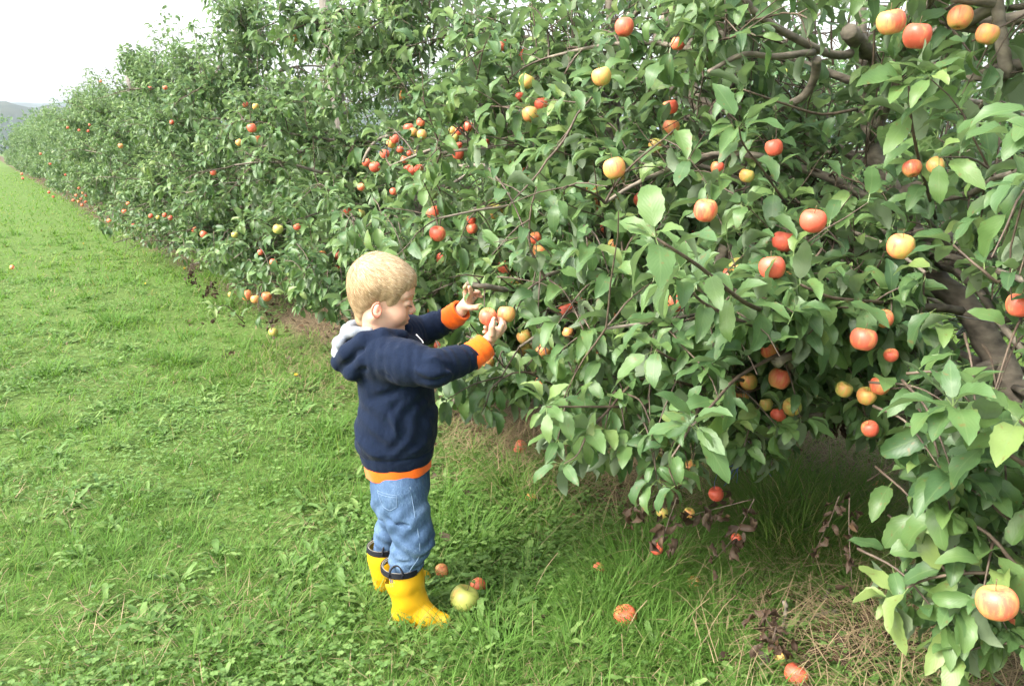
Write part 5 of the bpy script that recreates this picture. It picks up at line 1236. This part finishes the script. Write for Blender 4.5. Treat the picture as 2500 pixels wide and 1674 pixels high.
def strands():
    A = Acc(); R = np.random.default_rng(9); nrmv = np.zeros_like(hv)
    fn = np.cross(hv[hq[:, 2]] - hv[hq[:, 0]], hv[hq[:, 3]] - hv[hq[:, 1]])
    for k in range(4):
        for c in range(3): nrmv[:, c] += np.bincount(hq[:, k], weights=fn[:, c], minlength=len(hv))
    nv = nrm(nrmv); p = hl(hv); out = p @ np.eye(3); sg = np.sign(((hv - HC) * nv).sum(1)).mean(); nv *= sg
    r0 = p[:, 2] - np.interp(p[:, 0], HXs, HZs); ok = np.where((r0 > -.001) & (nv @ HZ > -0.75))[0]
    pick = R.choice(ok, 30000); P0 = hv[pick] + R.normal(0, .001, (len(pick), 3)); N = nv[pick]; pl = p[pick]
    whorl = np.array([-.055, -.008, .065]); flow = pl - whorl; fl = flow @ HM.T
    sw = np.cross(N, fl) * 0.35; d = fl + sw + HX * 0.02; d = d - (d * N).sum(1, keepdims=True) * N; d = nrm(nrm(d) + R.normal(0, .13, d.shape))
    d = nrm(d + N * (0.10 + 0.22 * np.exp(-(flow**2).sum(1) / .04**2))[:, None])
    L = R.uniform(.013, .024, len(pick)) * np.clip(r0[pick] / .05, .35, 1); sd = nrm(np.cross(d, N)) * .00042
    rows = 4; s = np.linspace(0, 1, rows)
    c = P0[:, None] - N[:, None] * .001 + d[:, None] * (s[None] * L[:, None])[..., None] - N[:, None] * (s**2 * .35)[None, :, None] * L[:, None, None]
    w = (1 - s * .75)[None, :, None]; Q = np.stack([c - sd[:, None] * w, c + sd[:, None] * w], 2).reshape(-1, 3)
    i = (np.arange(len(pick)) * rows * 2)[:, None] + (np.arange(rows - 1) * 2)[None]; q = np.stack([i, i + 2, i + 3, i + 1], -1).reshape(-1, 4)
    A.add(w3(Q) - BOYO, q, None, None, np.repeat(np.clip(R.normal(.42, .28, len(pick)) + 3.0 * (pl[:, 2] - .01), 0, 1), rows * 2))  # strands carry the same painted sunlight, paler on top and darker at the sides
    o = A.build('hair_strands', M_HAIR); o.parent = hair; o['kind'] = 'stuff'
strands()
def brow_lash():
    for sy in (-1, 1):
        A = Acc(); R = np.random.default_rng(3)
        for i in range(26):
            t = i / 25; b = H(.0945 - .018 * t**1.5, sy * (.014 + .034 * t), -.0185 + .006 * math.sin(t * 3)); e = b + HY * sy * .007 + HZ * (.001 - .002 * t) + HX * (-.001 - .003 * t)
            tube(A, w3(np.array([b, (b + e) / 2 + HX * .0012, e])) - BOYO, [.0005, .0005, .0002], 3)
        o = A.build('eyebrow', M_HAIR); o.parent = body
        A = Acc()
        for i in range(15):
            t = i / 14; a = -1.1 + 2.2 * t; b = H(.0775 + .0135 * math.cos(a), sy * (.030 + .0145 * math.sin(a)), -.0415); e = b + HX * .006 - HZ * .003 + HY * (a * sy * .0015)
            tube(A, w3(np.array([b, (b + e) / 2 - HZ * .001, e])) - BOYO, [.0006, .0004, .0002], 3)
        lid = [H(.0775 + .0137 * math.cos(a), sy * (.030 + .0152 * math.sin(a)), -.0412 - .0012 * math.cos(a)) for a in np.linspace(-1.3, 1.3, 12)]
        tube(A, w3(np.array(lid)) - BOYO, [.0003] + [.0008] * 10 + [.0003], 5); o = A.build('eyelashes', M_DARK); o.parent = body
brow_lash()

# ---- hoodie
def loft(f, zl, cu, cv, ru, rv, p=2.3, k=0.0, lo=None, hi=None, fold=None, tilt=0.0):
    def fn(x, y, z):
        zz = z + tilt * (x + .33)
        a = np.interp(zz, zl, cu); b = np.interp(zz, zl, cv); c = np.interp(zz, zl, ru); d = np.interp(zz, zl, rv)
        n = ((np.abs(x - a) / c)**p + (np.abs(y - b) / d)**p)**(1 / p)
        r = (n - 1) * np.minimum(c, d)
        if fold is not None: r = r + fold(x, y, z)
        return np.maximum(r, np.maximum(zl[0] - zz, zz - zl[-1]))
    f.put(fn, lo, hi, k)
def tfold(x, y, z):
    s = 0.0018 * np.sin((z - .45) * 95 + 70 * (x + .33) * (1 + 0.4 * np.sin(y * 30)) + 2 * np.sin(y * 33)) * np.clip((z - .50) / .05, 0, 1) * np.clip((.72 - z) / .06, 0, 1)
    s2 = 0.0022 * np.sin((x - .6 * z) * 120 + 1.5 * np.sin(z * 45 + y * 20)) * np.clip((z - .50) / .05, 0, 1) * np.clip((.76 - z) / .1, 0, 1) * np.clip((x + .36) / .05, 0.2, 1)
    return s + s2
Fo = Field((-.54, 1.91, .45), (-.04, 2.46, .92), .0028)
loft(Fo, [.478, .490, .515, .54, .60, .66, .72, .78, .82, .86], [-.330, -.331, -.333, -.334, -.330, -.328, -.330, -.335, -.345, -.355], [2.175] * 10,
     [.097, .103, .107, .116, .118, .104, .104, .102, .088, .045], [.100, .104, .108, .118, .122, .122, .124, .128, .120, .06], 2.3, 0, (-.46, 2.04, .47), (-.2, 2.31, .87), tfold, -0.05)
Fo.chain([SHR + [-.004, .012, -.002], (SHR + ELR) / 2 + [0, 0, -.004], ELR + [0, 0, -.004]], [.060, .055, .048], 0.03, rip=(.0016, 2.6, 0.4))
Fo.chain([ELR + [0, 0, -.004], (ELR + CR0) / 2 + [0, 0, -.001], CR0], [.049, .043, .037], 0.012, rip=(.0020, 2.4, 1.9))
Fo.chain([SHL, (SHL + ELL_) / 2, ELL_], [.058, .052, .046], 0.03, rip=(.0018, 2.4, 0.9))
Fo.chain([ELL_, (ELL_ + CL0) / 2, CL0], [.046, .041, .034], 0.012, rip=(.0024, 2.2, 0.3))
for a, b, w, am in ((SHR + [.045, -.055, .035], SHR + [.030, -.062, -.045], .010, .006), (ELR + [-.035, -.045, .030], ELR + [.035, -.052, .006], .009, .007), (ELR + [.02, -.035, .040], ELR + [.075, .01, .035], .009, .006),
                (ELR + [-.03, -.045, -.022], ELR + [.05, -.03, -.020], .010, .006), (SHR + [.02, -.06, -.03], SHR + [.11, -.07, -.045], .011, .006), (ELR + [.03, -.04, .020], ELR + [.06, -.01, -.01], .008, .006),
                (ELR + [-.01, -.045, .038], ELR + [.045, -.035, .043], .010, -.006), (ELR + [-.05, -.045, .006], ELR + [.012, -.054, -.008], .010, -.006), (SHR + [.0, -.055, .02], SHR + [.05, -.068, .022], .014, -.005), (ELR + [.045, -.04, .010], ELR + [.05, -.02, -.025], .008, -.006),
                (ELL_ + [-.03, -.05, .0], ELL_ + [.0, -.04, .045], .009, .006), (ELL_ + [.01, -.045, -.02], ELL_ + [.035, -.03, .04], .009, .007), (ELL_ + [.045, -.04, -.02], ELL_ + [.065, -.02, .03], .008, .005), (ELL_ + [-.01, -.05, -.01], ELL_ + [.018, -.04, .045], .009, -.006),
                ((-.40, 2.06, .69), (-.27, 2.05, .735), .012, .007), ((-.42, 2.07, .61), (-.33, 2.045, .55), .014, .006), ((-.44, 2.10, .575), (-.36, 2.05, .525), .012, -.006), ((-.27, 2.05, .70), (-.245, 2.06, .56), .007, .004), ((-.33, 2.045, .67), (-.30, 2.04, .56), .012, -.005), ((-.38, 2.05, .66), (-.35, 2.045, .60), .010, .005)):
    Fo.crease(a, b, w, am * 1.35)
Fo.put(lambda x, y, z: .0025 * np.exp(-((z - .05 * (x + .33) - .517) / .004)**2), (-.47, 2.0, .50), (-.18, 2.33, .535), mode='disp', m=0)   # seam above the ribbed hem
# hood lying on the back
Fo.ell((-.425, 2.178, .812), (.055, .090, .050), 0.02)
Fo.chain([(-.300, 2.128, .858), (-.345, 2.082, .868), (-.395, 2.070, .858), (-.440, 2.088, .820), (-.470, 2.130, .785)], [.018, .022, .024, .026, .026], 0.010)
Fo.chain([(-.300, 2.222, .858), (-.345, 2.268, .868), (-.395, 2.280, .858), (-.440, 2.262, .820), (-.470, 2.22, .785), (-.473, 2.13, .785)], [.018, .022, .024, .026, .026, .026], 0.010)
Fo.chain([(-.340, 2.066, .838), (-.395, 2.052, .812), (-.430, 2.075, .772), (-.440, 2.12, .760), (-.43, 2.20, .760)], [.012, .018, .022, .024, .022], 0.014)
Fo.crease((-.350, 2.055, .852), (-.405, 2.045, .830), .008, .007); Fo.crease((-.405, 2.045, .830), (-.465, 2.09, .775), .009, .009)
Fo.crease((-.375, 2.040, .800), (-.415, 2.040, .770), .008, .006); Fo.crease((-.445, 2.07, .79), (-.455, 2.09, .75), .007, .006)
Fo.ell((-.415, 2.176, .872), (.050, .062, .048), 0.006, 'cut')                       # the mouth of the hood
Fo.cone((-.365, 2.176, .95), (-.368, 2.176, .84), .052, .048, 0.006, 'cut')           # neck opening
Fo.cone((-.315, 2.176, .93), (-.330, 2.176, .875), .040, .026, 0.01, 'cut')
hood, _, _ = part(Fo, 'hoodie', M_NAVY, relaxn=2)
Fl = Field((-.51, 2.06, .76), (-.32, 2.30, .92), .0026)
Fl.chain([(-.385, 2.110, .876), (-.425, 2.108, .874), (-.453, 2.140, .864), (-.458, 2.176, .862), (-.453, 2.212, .864), (-.425, 2.245, .874), (-.385, 2.242, .876)], [.010, .014, .018, .019, .018, .014, .010], 0.008)
Fl.chain([(-.470, 2.120, .838), (-.478, 2.15, .832), (-.478, 2.20, .832)], [.016, .018, .018], 0.012); Fl.chain([(-.478, 2.118, .808), (-.484, 2.15, .806), (-.484, 2.20, .806)], [.014, .016, .016], 0.010)
Fl.ell((-.425, 2.176, .822), (.048, .062, .026), 0.01)
Fl.cone((-.365, 2.176, .95), (-.374, 2.176, .84), .053, .050, 0.004, 'cut')
lin, _, _ = part(Fl, 'hood_lining', M_GREY, relaxn=2); lin.parent = hood; lin['label'] = 'pale grey hood lining'
def seam(name, pts, r, mat, parent, n=30):
    A = Acc(); tube(A, w3(smooth_path(np.array(pts), n)) - BOYO, r, 5); o = A.build(name, mat); o.parent = parent; return o
# zip pull and print on the chest
seam('zip', [(-.262, 2.128, .862), (-.247, 2.130, .845), (-.243, 2.128, .838)], .0015, M_ZIP, hood, 12)
# cuffs and shirt
def cuff(a, b, r0, r1):
    f = Field(np.minimum(a, b) - .06, np.maximum(a, b) + .06, .0022); d = (b - a) / np.linalg.norm(b - a); L = np.linalg.norm(b - a)
    def fn(x, y, z):
        px, py, pz = x - a[0], y - a[1], z - a[2]; h = px * d[0] + py * d[1] + pz * d[2]; rr = np.sqrt(np.maximum((px - h * d[0])**2 + (py - h * d[1])**2 + (pz - h * d[2])**2, 0))
        t = np.clip(h / L, 0, 1); R_ = r0 + (r1 - r0) * t + .0007 * np.sin(h * 330 + 1.6 * np.sin(50 * py + 30 * pz)) + .0015 * np.sin(np.arctan2(py, pz) * 3 + h * 60)
        o_ = np.maximum(rr - R_, np.abs(h - L / 2) - L / 2) - .002
        return np.maximum(o_, -(np.maximum(rr - R_ + .006, (L * .45 - h))))
    f.put(fn, np.minimum(a, b) - .05, np.maximum(a, b) + .05)
    o, _, _ = part(f, 'shirt_cuff', M_ORANGE, relaxn=1); return o
dR = (CR1 - CR0) / np.linalg.norm(CR1 - CR0); dL = (CL1 - CL0) / np.linalg.norm(CL1 - CL0)
cuff(CR0 - dR * .006, CR1 + dR * .001, .0375, .0340); cuff(CL0 - dL * .004, CL1 + dL * .004, .0345, .0310)
Fs = Field((-.46, 2.04, .42), (-.2, 2.31, .50), .0026)
loft(Fs, [.448, .47, .49], [-.328, -.329, -.331], [2.175] * 3, [.093, .096, .097], [.098, .100, .100], 2.3, 0, (-.45, 2.05, .43), (-.2, 2.3, .50), lambda x, y, z: .0015 * np.sin(np.arctan2(y - 2.175, x + .33) * 9 + z * 40), -0.12)
sh, _, _ = part(Fs, 'shirt_hem', M_ORANGE, relaxn=1)
# ---- jeans
def jfold(x, y, z):
    return .0028 * np.sin(z * 150 + 60 * x + 2.0 * np.sin(y * 60 + x * 30)) * np.clip((.34 - z) / .08, 0, 1) * np.clip((z - .13) / .05, 0.3, 1) + .0022 * np.sin(z * 90 - 110 * x + 40 * y) * np.clip((z - .26) / .05, 0, 1) * np.clip((.42 - z) / .05, 0, 1)
Fj = Field((-.46, 2.0, .12), (-.19, 2.34, .48), .0026)
loft(Fj, [.33, .36, .40, .46], [-.335, -.330, -.326, -.327], [2.175] * 4, [.070, .083, .086, .085], [.085, .095, .094, .092], 2.4, 0, (-.45, 2.05, .32), (-.2, 2.3, .465))
Fj.chain([(-.320, 2.122, .40), (-.298, 2.106, .33), (-.280, 2.096, .27), (-.302, 2.097, .215), (-.318, 2.098, .15)], [.073, .062, .055, .047, .040], 0.02)
Fj.chain([(-.335, 2.228, .40), (-.345, 2.238, .33), (-.352, 2.245, .28), (-.376, 2.250, .21), (-.395, 2.255, .13)], [.072, .057, .048, .042, .036], 0.02)
Fj.put(jfold, (-.46, 2.0, .12), (-.19, 2.34, .48), mode='disp')
Fj.cone((-.345, 2.06, .345), (-.29, 2.045, .335), .005, .003, 0.012, 'cut'); Fj.cone((-.34, 2.05, .248), (-.29, 2.035, .232), .005, .003, 0.010, 'cut'); Fj.cone((-.335, 2.05, .215), (-.28, 2.04, .225), .005, .003, 0.010, 'cut')
jeans, jv, jq = part(Fj, 'jeans', M_DENIM, relaxn=1)
from mathutils.bvhtree import BVHTree
JB = BVHTree.FromPolygons([Vector(p) for p in jv], [tuple(int(i) for i in f) for f in jq])
def on_j(x, z, off=.0012):
    """point on the near side of the jeans at (u, z)"""
    h = JB.ray_cast(Vector((x, 1.9, z)), Vector((0, 1, 0)))
    return np.array(h[0]) - [0, off, 0] if h[0] else np.array([x, 2.05, z])
M_THREAD = plain('pale_thread', (0.13, 0.20, 0.30), 0.9)
seam('side_seam', [on_j(x, z, .0005) for x, z in ((-.284, .44), (-.277, .40), (-.270, .36), (-.264, .32), (-.258, .28), (-.262, .24), (-.280, .21), (-.292, .19))], .0011, M_THREAD, jeans, 60)
def pocket():
    o = [(-.378, .425), (-.320, .423), (-.319, .39), (-.340, .376), (-.362, .386), (-.378, .425)]
    pts = []
    for (a, b), (c, d) in zip(o[:-1], o[1:]):
        for t in np.linspace(0, 1, 8)[:-1]: pts.append(on_j(a + (c - a) * t, b + (d - b) * t, .0006))
    A = Acc(); tube(A, w3(np.array(pts + [pts[0]])) - BOYO, .0009, 4); p2 = [on_j(-.377 + .057 * t, .4185 - .002 * t, .0006) for t in np.linspace(0, 1, 14)]; tube(A, w3(np.array(p2)) - BOYO, .0008, 4)
    q = A.build('pocket', M_THREAD); q.parent = jeans
pocket()
# ---- rubber boots
def boot(ank, heel, toe, rim, rr, lab):
    ank, heel, toe, rim = [np.array(q, float) for q in (ank, heel, toe, rim)]
    lo = np.min([ank, heel, toe, rim], 0) - .075; hi = np.max([ank, heel, toe, rim], 0) + .075; f = Field((lo[0], lo[1], -.012), (hi[0], hi[1], rim[2] + .01), .0024)
    d = toe - heel; d[2] = 0; L = np.linalg.norm(d); d /= L; s = np.array([-d[1], d[0], 0])
    f.chain([rim + [0, 0, .012], (rim + ank) / 2 + [0, 0, 0], ank], [rr, (rr + .047) / 2, .0455], 0.02)
    f.chain([ank, heel + d * .028 + [0, 0, .034]], [.042, .030], 0.02)
    f.chain([heel + d * .03 + [0, 0, .030], heel + d * L * .55 + [0, 0, .025], toe - d * .024 + [0, 0, .018]], [.029, .0275, .0215], 0.02)
    f.chain([ank + d * .008, heel + d * L * .60 + [0, 0, .034]], [.036, .020], 0.028)
    f.put(lambda x, y, z: z - .004, lo - [0, 0, .1], (hi[0], hi[1], .004), 0.004, 'cut')
    c = ank + d * .055 + [0, 0, .02]; f.crease(c - s * .05, c + s * .05, .016, .003)
    c = ank + d * .02 + [0, 0, .035]; f.crease(c - s * .055 + d * .02, c + s * .01 - d * .01, .010, .003)
    f.put(lambda x, y, z: z - rim[2], lo, hi, 0, 'add') if False else None
    f.put(lambda x, y, z: rim[2] - z, lo, hi + .1, 0, 'cut')
    f.cone(rim + [0, 0, .03], rim - [0, 0, .03], rr - .004, rr - .006, 0, 'cut')
    o, _, _ = part(f, 'boot', M_RUBBER, relaxn=1); o['label'] = lab
    fs = Field((lo[0], lo[1], -.012), (hi[0], hi[1], .03), .0024)                    # sole
    fs.chain([heel + d * .03 + [0, 0, .006], heel + d * L * .55 + [0, 0, .006], toe - d * .024 + [0, 0, .006]], [.0325, .031, .0245], 0.02)
    fs.put(lambda x, y, z: np.abs(z - .003) - .006, lo, hi, 0, 'add') if False else None
    fs.put(lambda x, y, z: .008 - z, (lo[0], lo[1], -.02), (hi[0], hi[1], .04), 0, 'cut'); fs.put(lambda x, y, z: z + .004, (lo[0], lo[1], -.02), (hi[0], hi[1], .04), 0, 'cut')
    so, _, _ = part(fs, 'sole', M_RUBBER, relaxn=1); so.parent = o
    A = Acc(); th = np.linspace(0, 2 * np.pi, 40)
    ring = lambda r, z, w: tube(A, w3(np.stack([rim[0] + r * np.cos(th), rim[1] + r * np.sin(th), np.full(40, z)], 1)) - BOYO, w, 6, cap=False)
    for dz in np.linspace(-.013, .001, 6): ring(rr - .0008, rim[2] + dz, .0022)
    b = A.build('rim_band', M_BLACK); b.parent = o
    A = Acc(); ring(rr - .0035, rim[2] + .0012, .0014); ring(rr - .0062, rim[2] - .003, .0020); b = A.build('lining', M_CREAM); b.parent = o
    for sg in (-1, 1):
        A = Acc(); c = rim + s * sg * (rr + .001); t = np.linspace(0, np.pi, 14)
        tube(A, w3(c + np.outer(np.cos(t) * .020, d) + np.outer(np.sin(t) * .030, UP) + np.array([0, 0, -.008]) - np.outer(np.sin(t) * .012 * sg, s)) - BOYO, .0030, 6); h_ = A.build('pull_loop', M_BLACK); h_.parent = o
boot((-.303, 2.100, .085), (-.349, 2.100, 0), (-.176, 2.075, 0), (-.320, 2.100, .186), .0595, 'near yellow boot with black rim')
boot((-.392, 2.258, .085), (-.428, 2.245, 0), (-.262, 2.335, 0), (-.398, 2.253, .166), .0500, 'far yellow boot, mostly behind the near one')
# ------------------------------------------------------------------ withered stalks, fallen wood, net, flowers
def withered(px, py, v, h, lab, seed, hang=True, n=26, spread=.05):
    R = np.random.default_rng(seed); e = at(px * K, py * K, v); A = Acc(); B = Acc()
    top = e + UP * (h if hang else 0); bot = e if hang else e + UP * h
    for i in range(2):
        p = grow_path(top + R.normal(0, .012, 3), nrm(bot - top + R.normal(0, .12, 3)) , h * R.uniform(.7, 1), 7, 0, .05, R); tube(A, p, np.linspace(.0022, .0008, 8), 5)
        k = R.integers(1, 8, n // 2); b = p[k] + R.normal(0, spread * .3, (len(k), 3)); d = R.normal(0, .6, (len(k), 3)) + [0, 0, -.8]; L = R.uniform(.025, .05, len(k))
        leaves(B, b, d, R.normal(0, 1, (len(k), 3)), L, L * .42, R.uniform(-1.5, 2.5, len(k)), R.uniform(.3, 1.2, len(k)), R.beta(1.2, 2.2, len(k)), rows=6, wave=.9)
    o = A.build('withered_shoot', M_TWIG, origin=e); tag(o, lab, 'dead shoot', 'withered shoots under the row')
    l_ = B.build('dead_leaves', M_DEAD, o); return o
withered(1545, 1250, 1.93, .17, 'withered brown shoot with curled leaves above the hanging red apple', 1, n=36)
withered(1700, 1320, 2.0, .24, 'long withered bunch trailing to the grass, left of the tall tuft', 2, n=42)
withered(1885, 1340, 1.95, .26, 'tall upright dead stalk with reddish brown leaves before the dry mound', 3, n=30, spread=.02)
withered(1900, 1000, 2.75, .08, 'dark withered bunch under the crown above the dry mound', 4, n=60)
withered(1960, 1020, 2.8, .08, 'second dark withered bunch right of the first above the dry mound', 5, n=50)
withered(1780, 1500, 1.85, .08, 'crumpled dead shoot lying at the bottom edge beside an apple', 6, n=30)
withered(440, 655, 7.6, .22, 'brown withered bunch hanging under the far crown, left of the boy', 7, n=40)
withered(490, 690, 7.0, .20, 'second brown withered bunch left of the boy, nearer', 8, n=40)
withered(620, 760, 5.3, .12, 'small dead twig under the low apple bunch left of the boy', 9, n=12)
def stick(pts, r, lab, h=.02):
    P_ = np.array([on_ground(x * K, y * K, h + dz) for x, y, dz in pts]); A = Acc(); p = smooth_path(P_, 14); p += np.random.default_rng(len(lab)).normal(0, .003, p.shape)
    tube(A, p, np.linspace(r, r * .6, 14), 8); tag(A.build('fallen_branch', M_BARK, origin=P_[0]), lab, 'branch', 'pruned branches on the ground')
stick([(1760, 1440, .0), (1830, 1425, .01), (1900, 1400, .02), (1950, 1385, .02)], .010, 'grey pruned branch lying across the dead leaves')
stick([(1795, 1370, .08), (1800, 1400, .05), (1785, 1450, .0), (1740, 1530, .0)], .007, 'thin bent stick running down to the bottom edge')
stick([(1880, 1410, .0), (1885, 1375, .03), (1895, 1340, .05)], .008, 'short grey stub crossing the pruned branch')
def net():
    B = Acc(); R = np.random.default_rng(5); c = at(1690 * K, 1060 * K, 2.55)
    for i in range(12):
        p = grow_path(c + R.normal(0, .03, 3) + UP * .10, nrm(np.array([0, 0, -1.0]) + R.normal(0, .35, 3)), +.16, 7, 0, .2, R); tube(B, p, .0008, 4, cap=False)
    tag(B.build('blue_net', plain('blue_plastic', (0.02, 0.07, 0.28), .5), origin=c), 'tangle of blue plastic netting behind the low apples', 'netting')
net()
M_PETAL = plain('yellow_petal', (0.75, 0.50, 0.02), .6)
def dandelion(px, py, h, lab):
    c = on_ground(px * K, py * K); R = np.random.default_rng(int(px)); A = Acc(); p = grow_path(c, nrm(np.array([R.normal(0, .2), R.normal(0, .2), 1.])), h, 6, 0, .05, R); tube(A, p, .0016, 5)
    st = A.build('dandelion', M_WEED, origin=c); tag(st, lab, 'flower', 'dandelions in the lawn')
    B = Acc(); n = 46; a = R.uniform(0, 6.28, n); el = R.uniform(.1, 1.3, n); d = np.stack([np.cos(a) * np.cos(el), np.sin(a) * np.cos(el), np.sin(el)], 1)
    leaves(B, np.repeat(p[-1:], n, 0), d, np.tile(UP, (n, 1)), np.full(n, .015), np.full(n, .004), np.full(n, .4), np.full(n, .1), R.random(n), rows=3); B.build('flower_head', M_PETAL, st)
dandelion(672, 905, .12, 'yellow dandelion on a long stem left of the boy'); dandelion(423, 645, .14, 'yellow dandelion under the far withered bunch'); dandelion(192, 565, .05, 'single small yellow dandelion on the far lawn')
dandelion(330, 660, .05, 'yellow dandelion in the lawn before the far withered bunches')
# ------------------------------------------------------------------ distant wooded hills beyond the orchard
def hills():
    A = Acc()
    def ridge(dist, h0, a0, a1, seed, n=160, depth=120, rough=1.0):
        R = np.random.default_rng(seed); a = np.linspace(a0, a1, n); m = 10
        bumps = np.interp(np.arange(n), np.arange(0, n, 2), R.random(len(np.arange(0, n, 2)))) * 5 * rough
        prof = h0 + 6 * np.sin(a * 9 + seed) + 4 * np.sin(a * 23) + bumps
        rows = []
        for j in range(m):
            f = j / (m - 1); r = dist + depth * f
            z = prof * math.sin(f * math.pi / 2)**0.6 + R.random(n) * 3.0 * rough * (0 < j) - (2 if j == 0 else 0)
            rows.append(np.stack([r * np.sin(a), r * np.cos(a), z], 1))
        rows.append(rows[-1] * [1.05, 1.05, 0] - [0, 0, 2])
        v = np.array(rows); nr = len(rows); i = np.arange(nr - 1)[:, None] * n + np.arange(n - 1)[None]
        A.add(v.reshape(-1, 3), np.stack([i, i + 1, i + n + 1, i + n], -1).reshape(-1, 4))
    ridge(520, 24, -0.9, 0.7, 3); ridge(1300, 72, -0.9, 0.7, 5, depth=250, rough=1.4)
    m = simple_mat('far_woodland', (0.022, 0.036, 0.030), (0.045, 0.055, 0.040), 0.05, 1.0, 0, (1, 1, 1), 6)
    tag(A.build('hills', m), kind='structure')
    # a wood of round crowns standing behind the end of the row
    B = Acc(); R = np.random.default_rng(4)
    for i in range(14):
        a = R.uniform(-0.12, 0.10); r = R.uniform(150, 240); c = np.array([r * math.sin(a), r * math.cos(a), 0]); hh = R.uniform(5, 9)
        n = 260; d = nrm(R.normal(0, 1, (n, 3))); q = c + np.array([0, 0, hh * .6]) + d * np.array([3.2, 3.2, hh * .42]) * R.uniform(.7, 1.05, (n, 1)); L = R.uniform(.5, 1.0, n)
        leaves(B, q, d + R.normal(0, .3, (n, 3)), UP + R.normal(0, .4, (n, 3)), L, L * .8, np.full(n, .5), np.full(n, .2), R.random(n), rows=3)
        tube(B, [c - [0, 0, .2], c + [0, 0, hh * .6]], [.25, .1], 5)
    tag(B.build('woodland', M_LEAF_FAR), 'bluish wood far beyond the end of the orchard row', 'woodland', kind='stuff')
hills()
def haze():
    A = Acc(); x0, x1, y0, y1, z0, z1 = -3050, 3050, -2550, 3550, -3.5, 110
    v = [(x, y, z) for x in (x0, x1) for y in (y0, y1) for z in (z0, z1)]
    q = [(0, 1, 3, 2), (4, 6, 7, 5), (0, 4, 5, 1), (2, 3, 7, 6), (0, 2, 6, 4), (1, 5, 7, 3)]
    m = bpy.data.materials.new('haze'); m.use_nodes = True; n = m.node_tree.nodes; n.remove(n['Principled BSDF'])
    pv = n.new('ShaderNodeVolumePrincipled'); pv.inputs['Density'].default_value = HAZE; pv.inputs['Color'].default_value = (0.74, 0.87, 1.0, 1); pv.inputs['Anisotropy'].default_value = 0.2
    m.node_tree.links.new(pv.outputs[0], n['Material Output'].inputs['Volume'])
    tag(mesh_np('haze', v, np.array(q), m, smooth=False), 'pale summer haze over the orchard', 'haze', kind='stuff')
HAZE = 0.00024
if HAZE: haze()
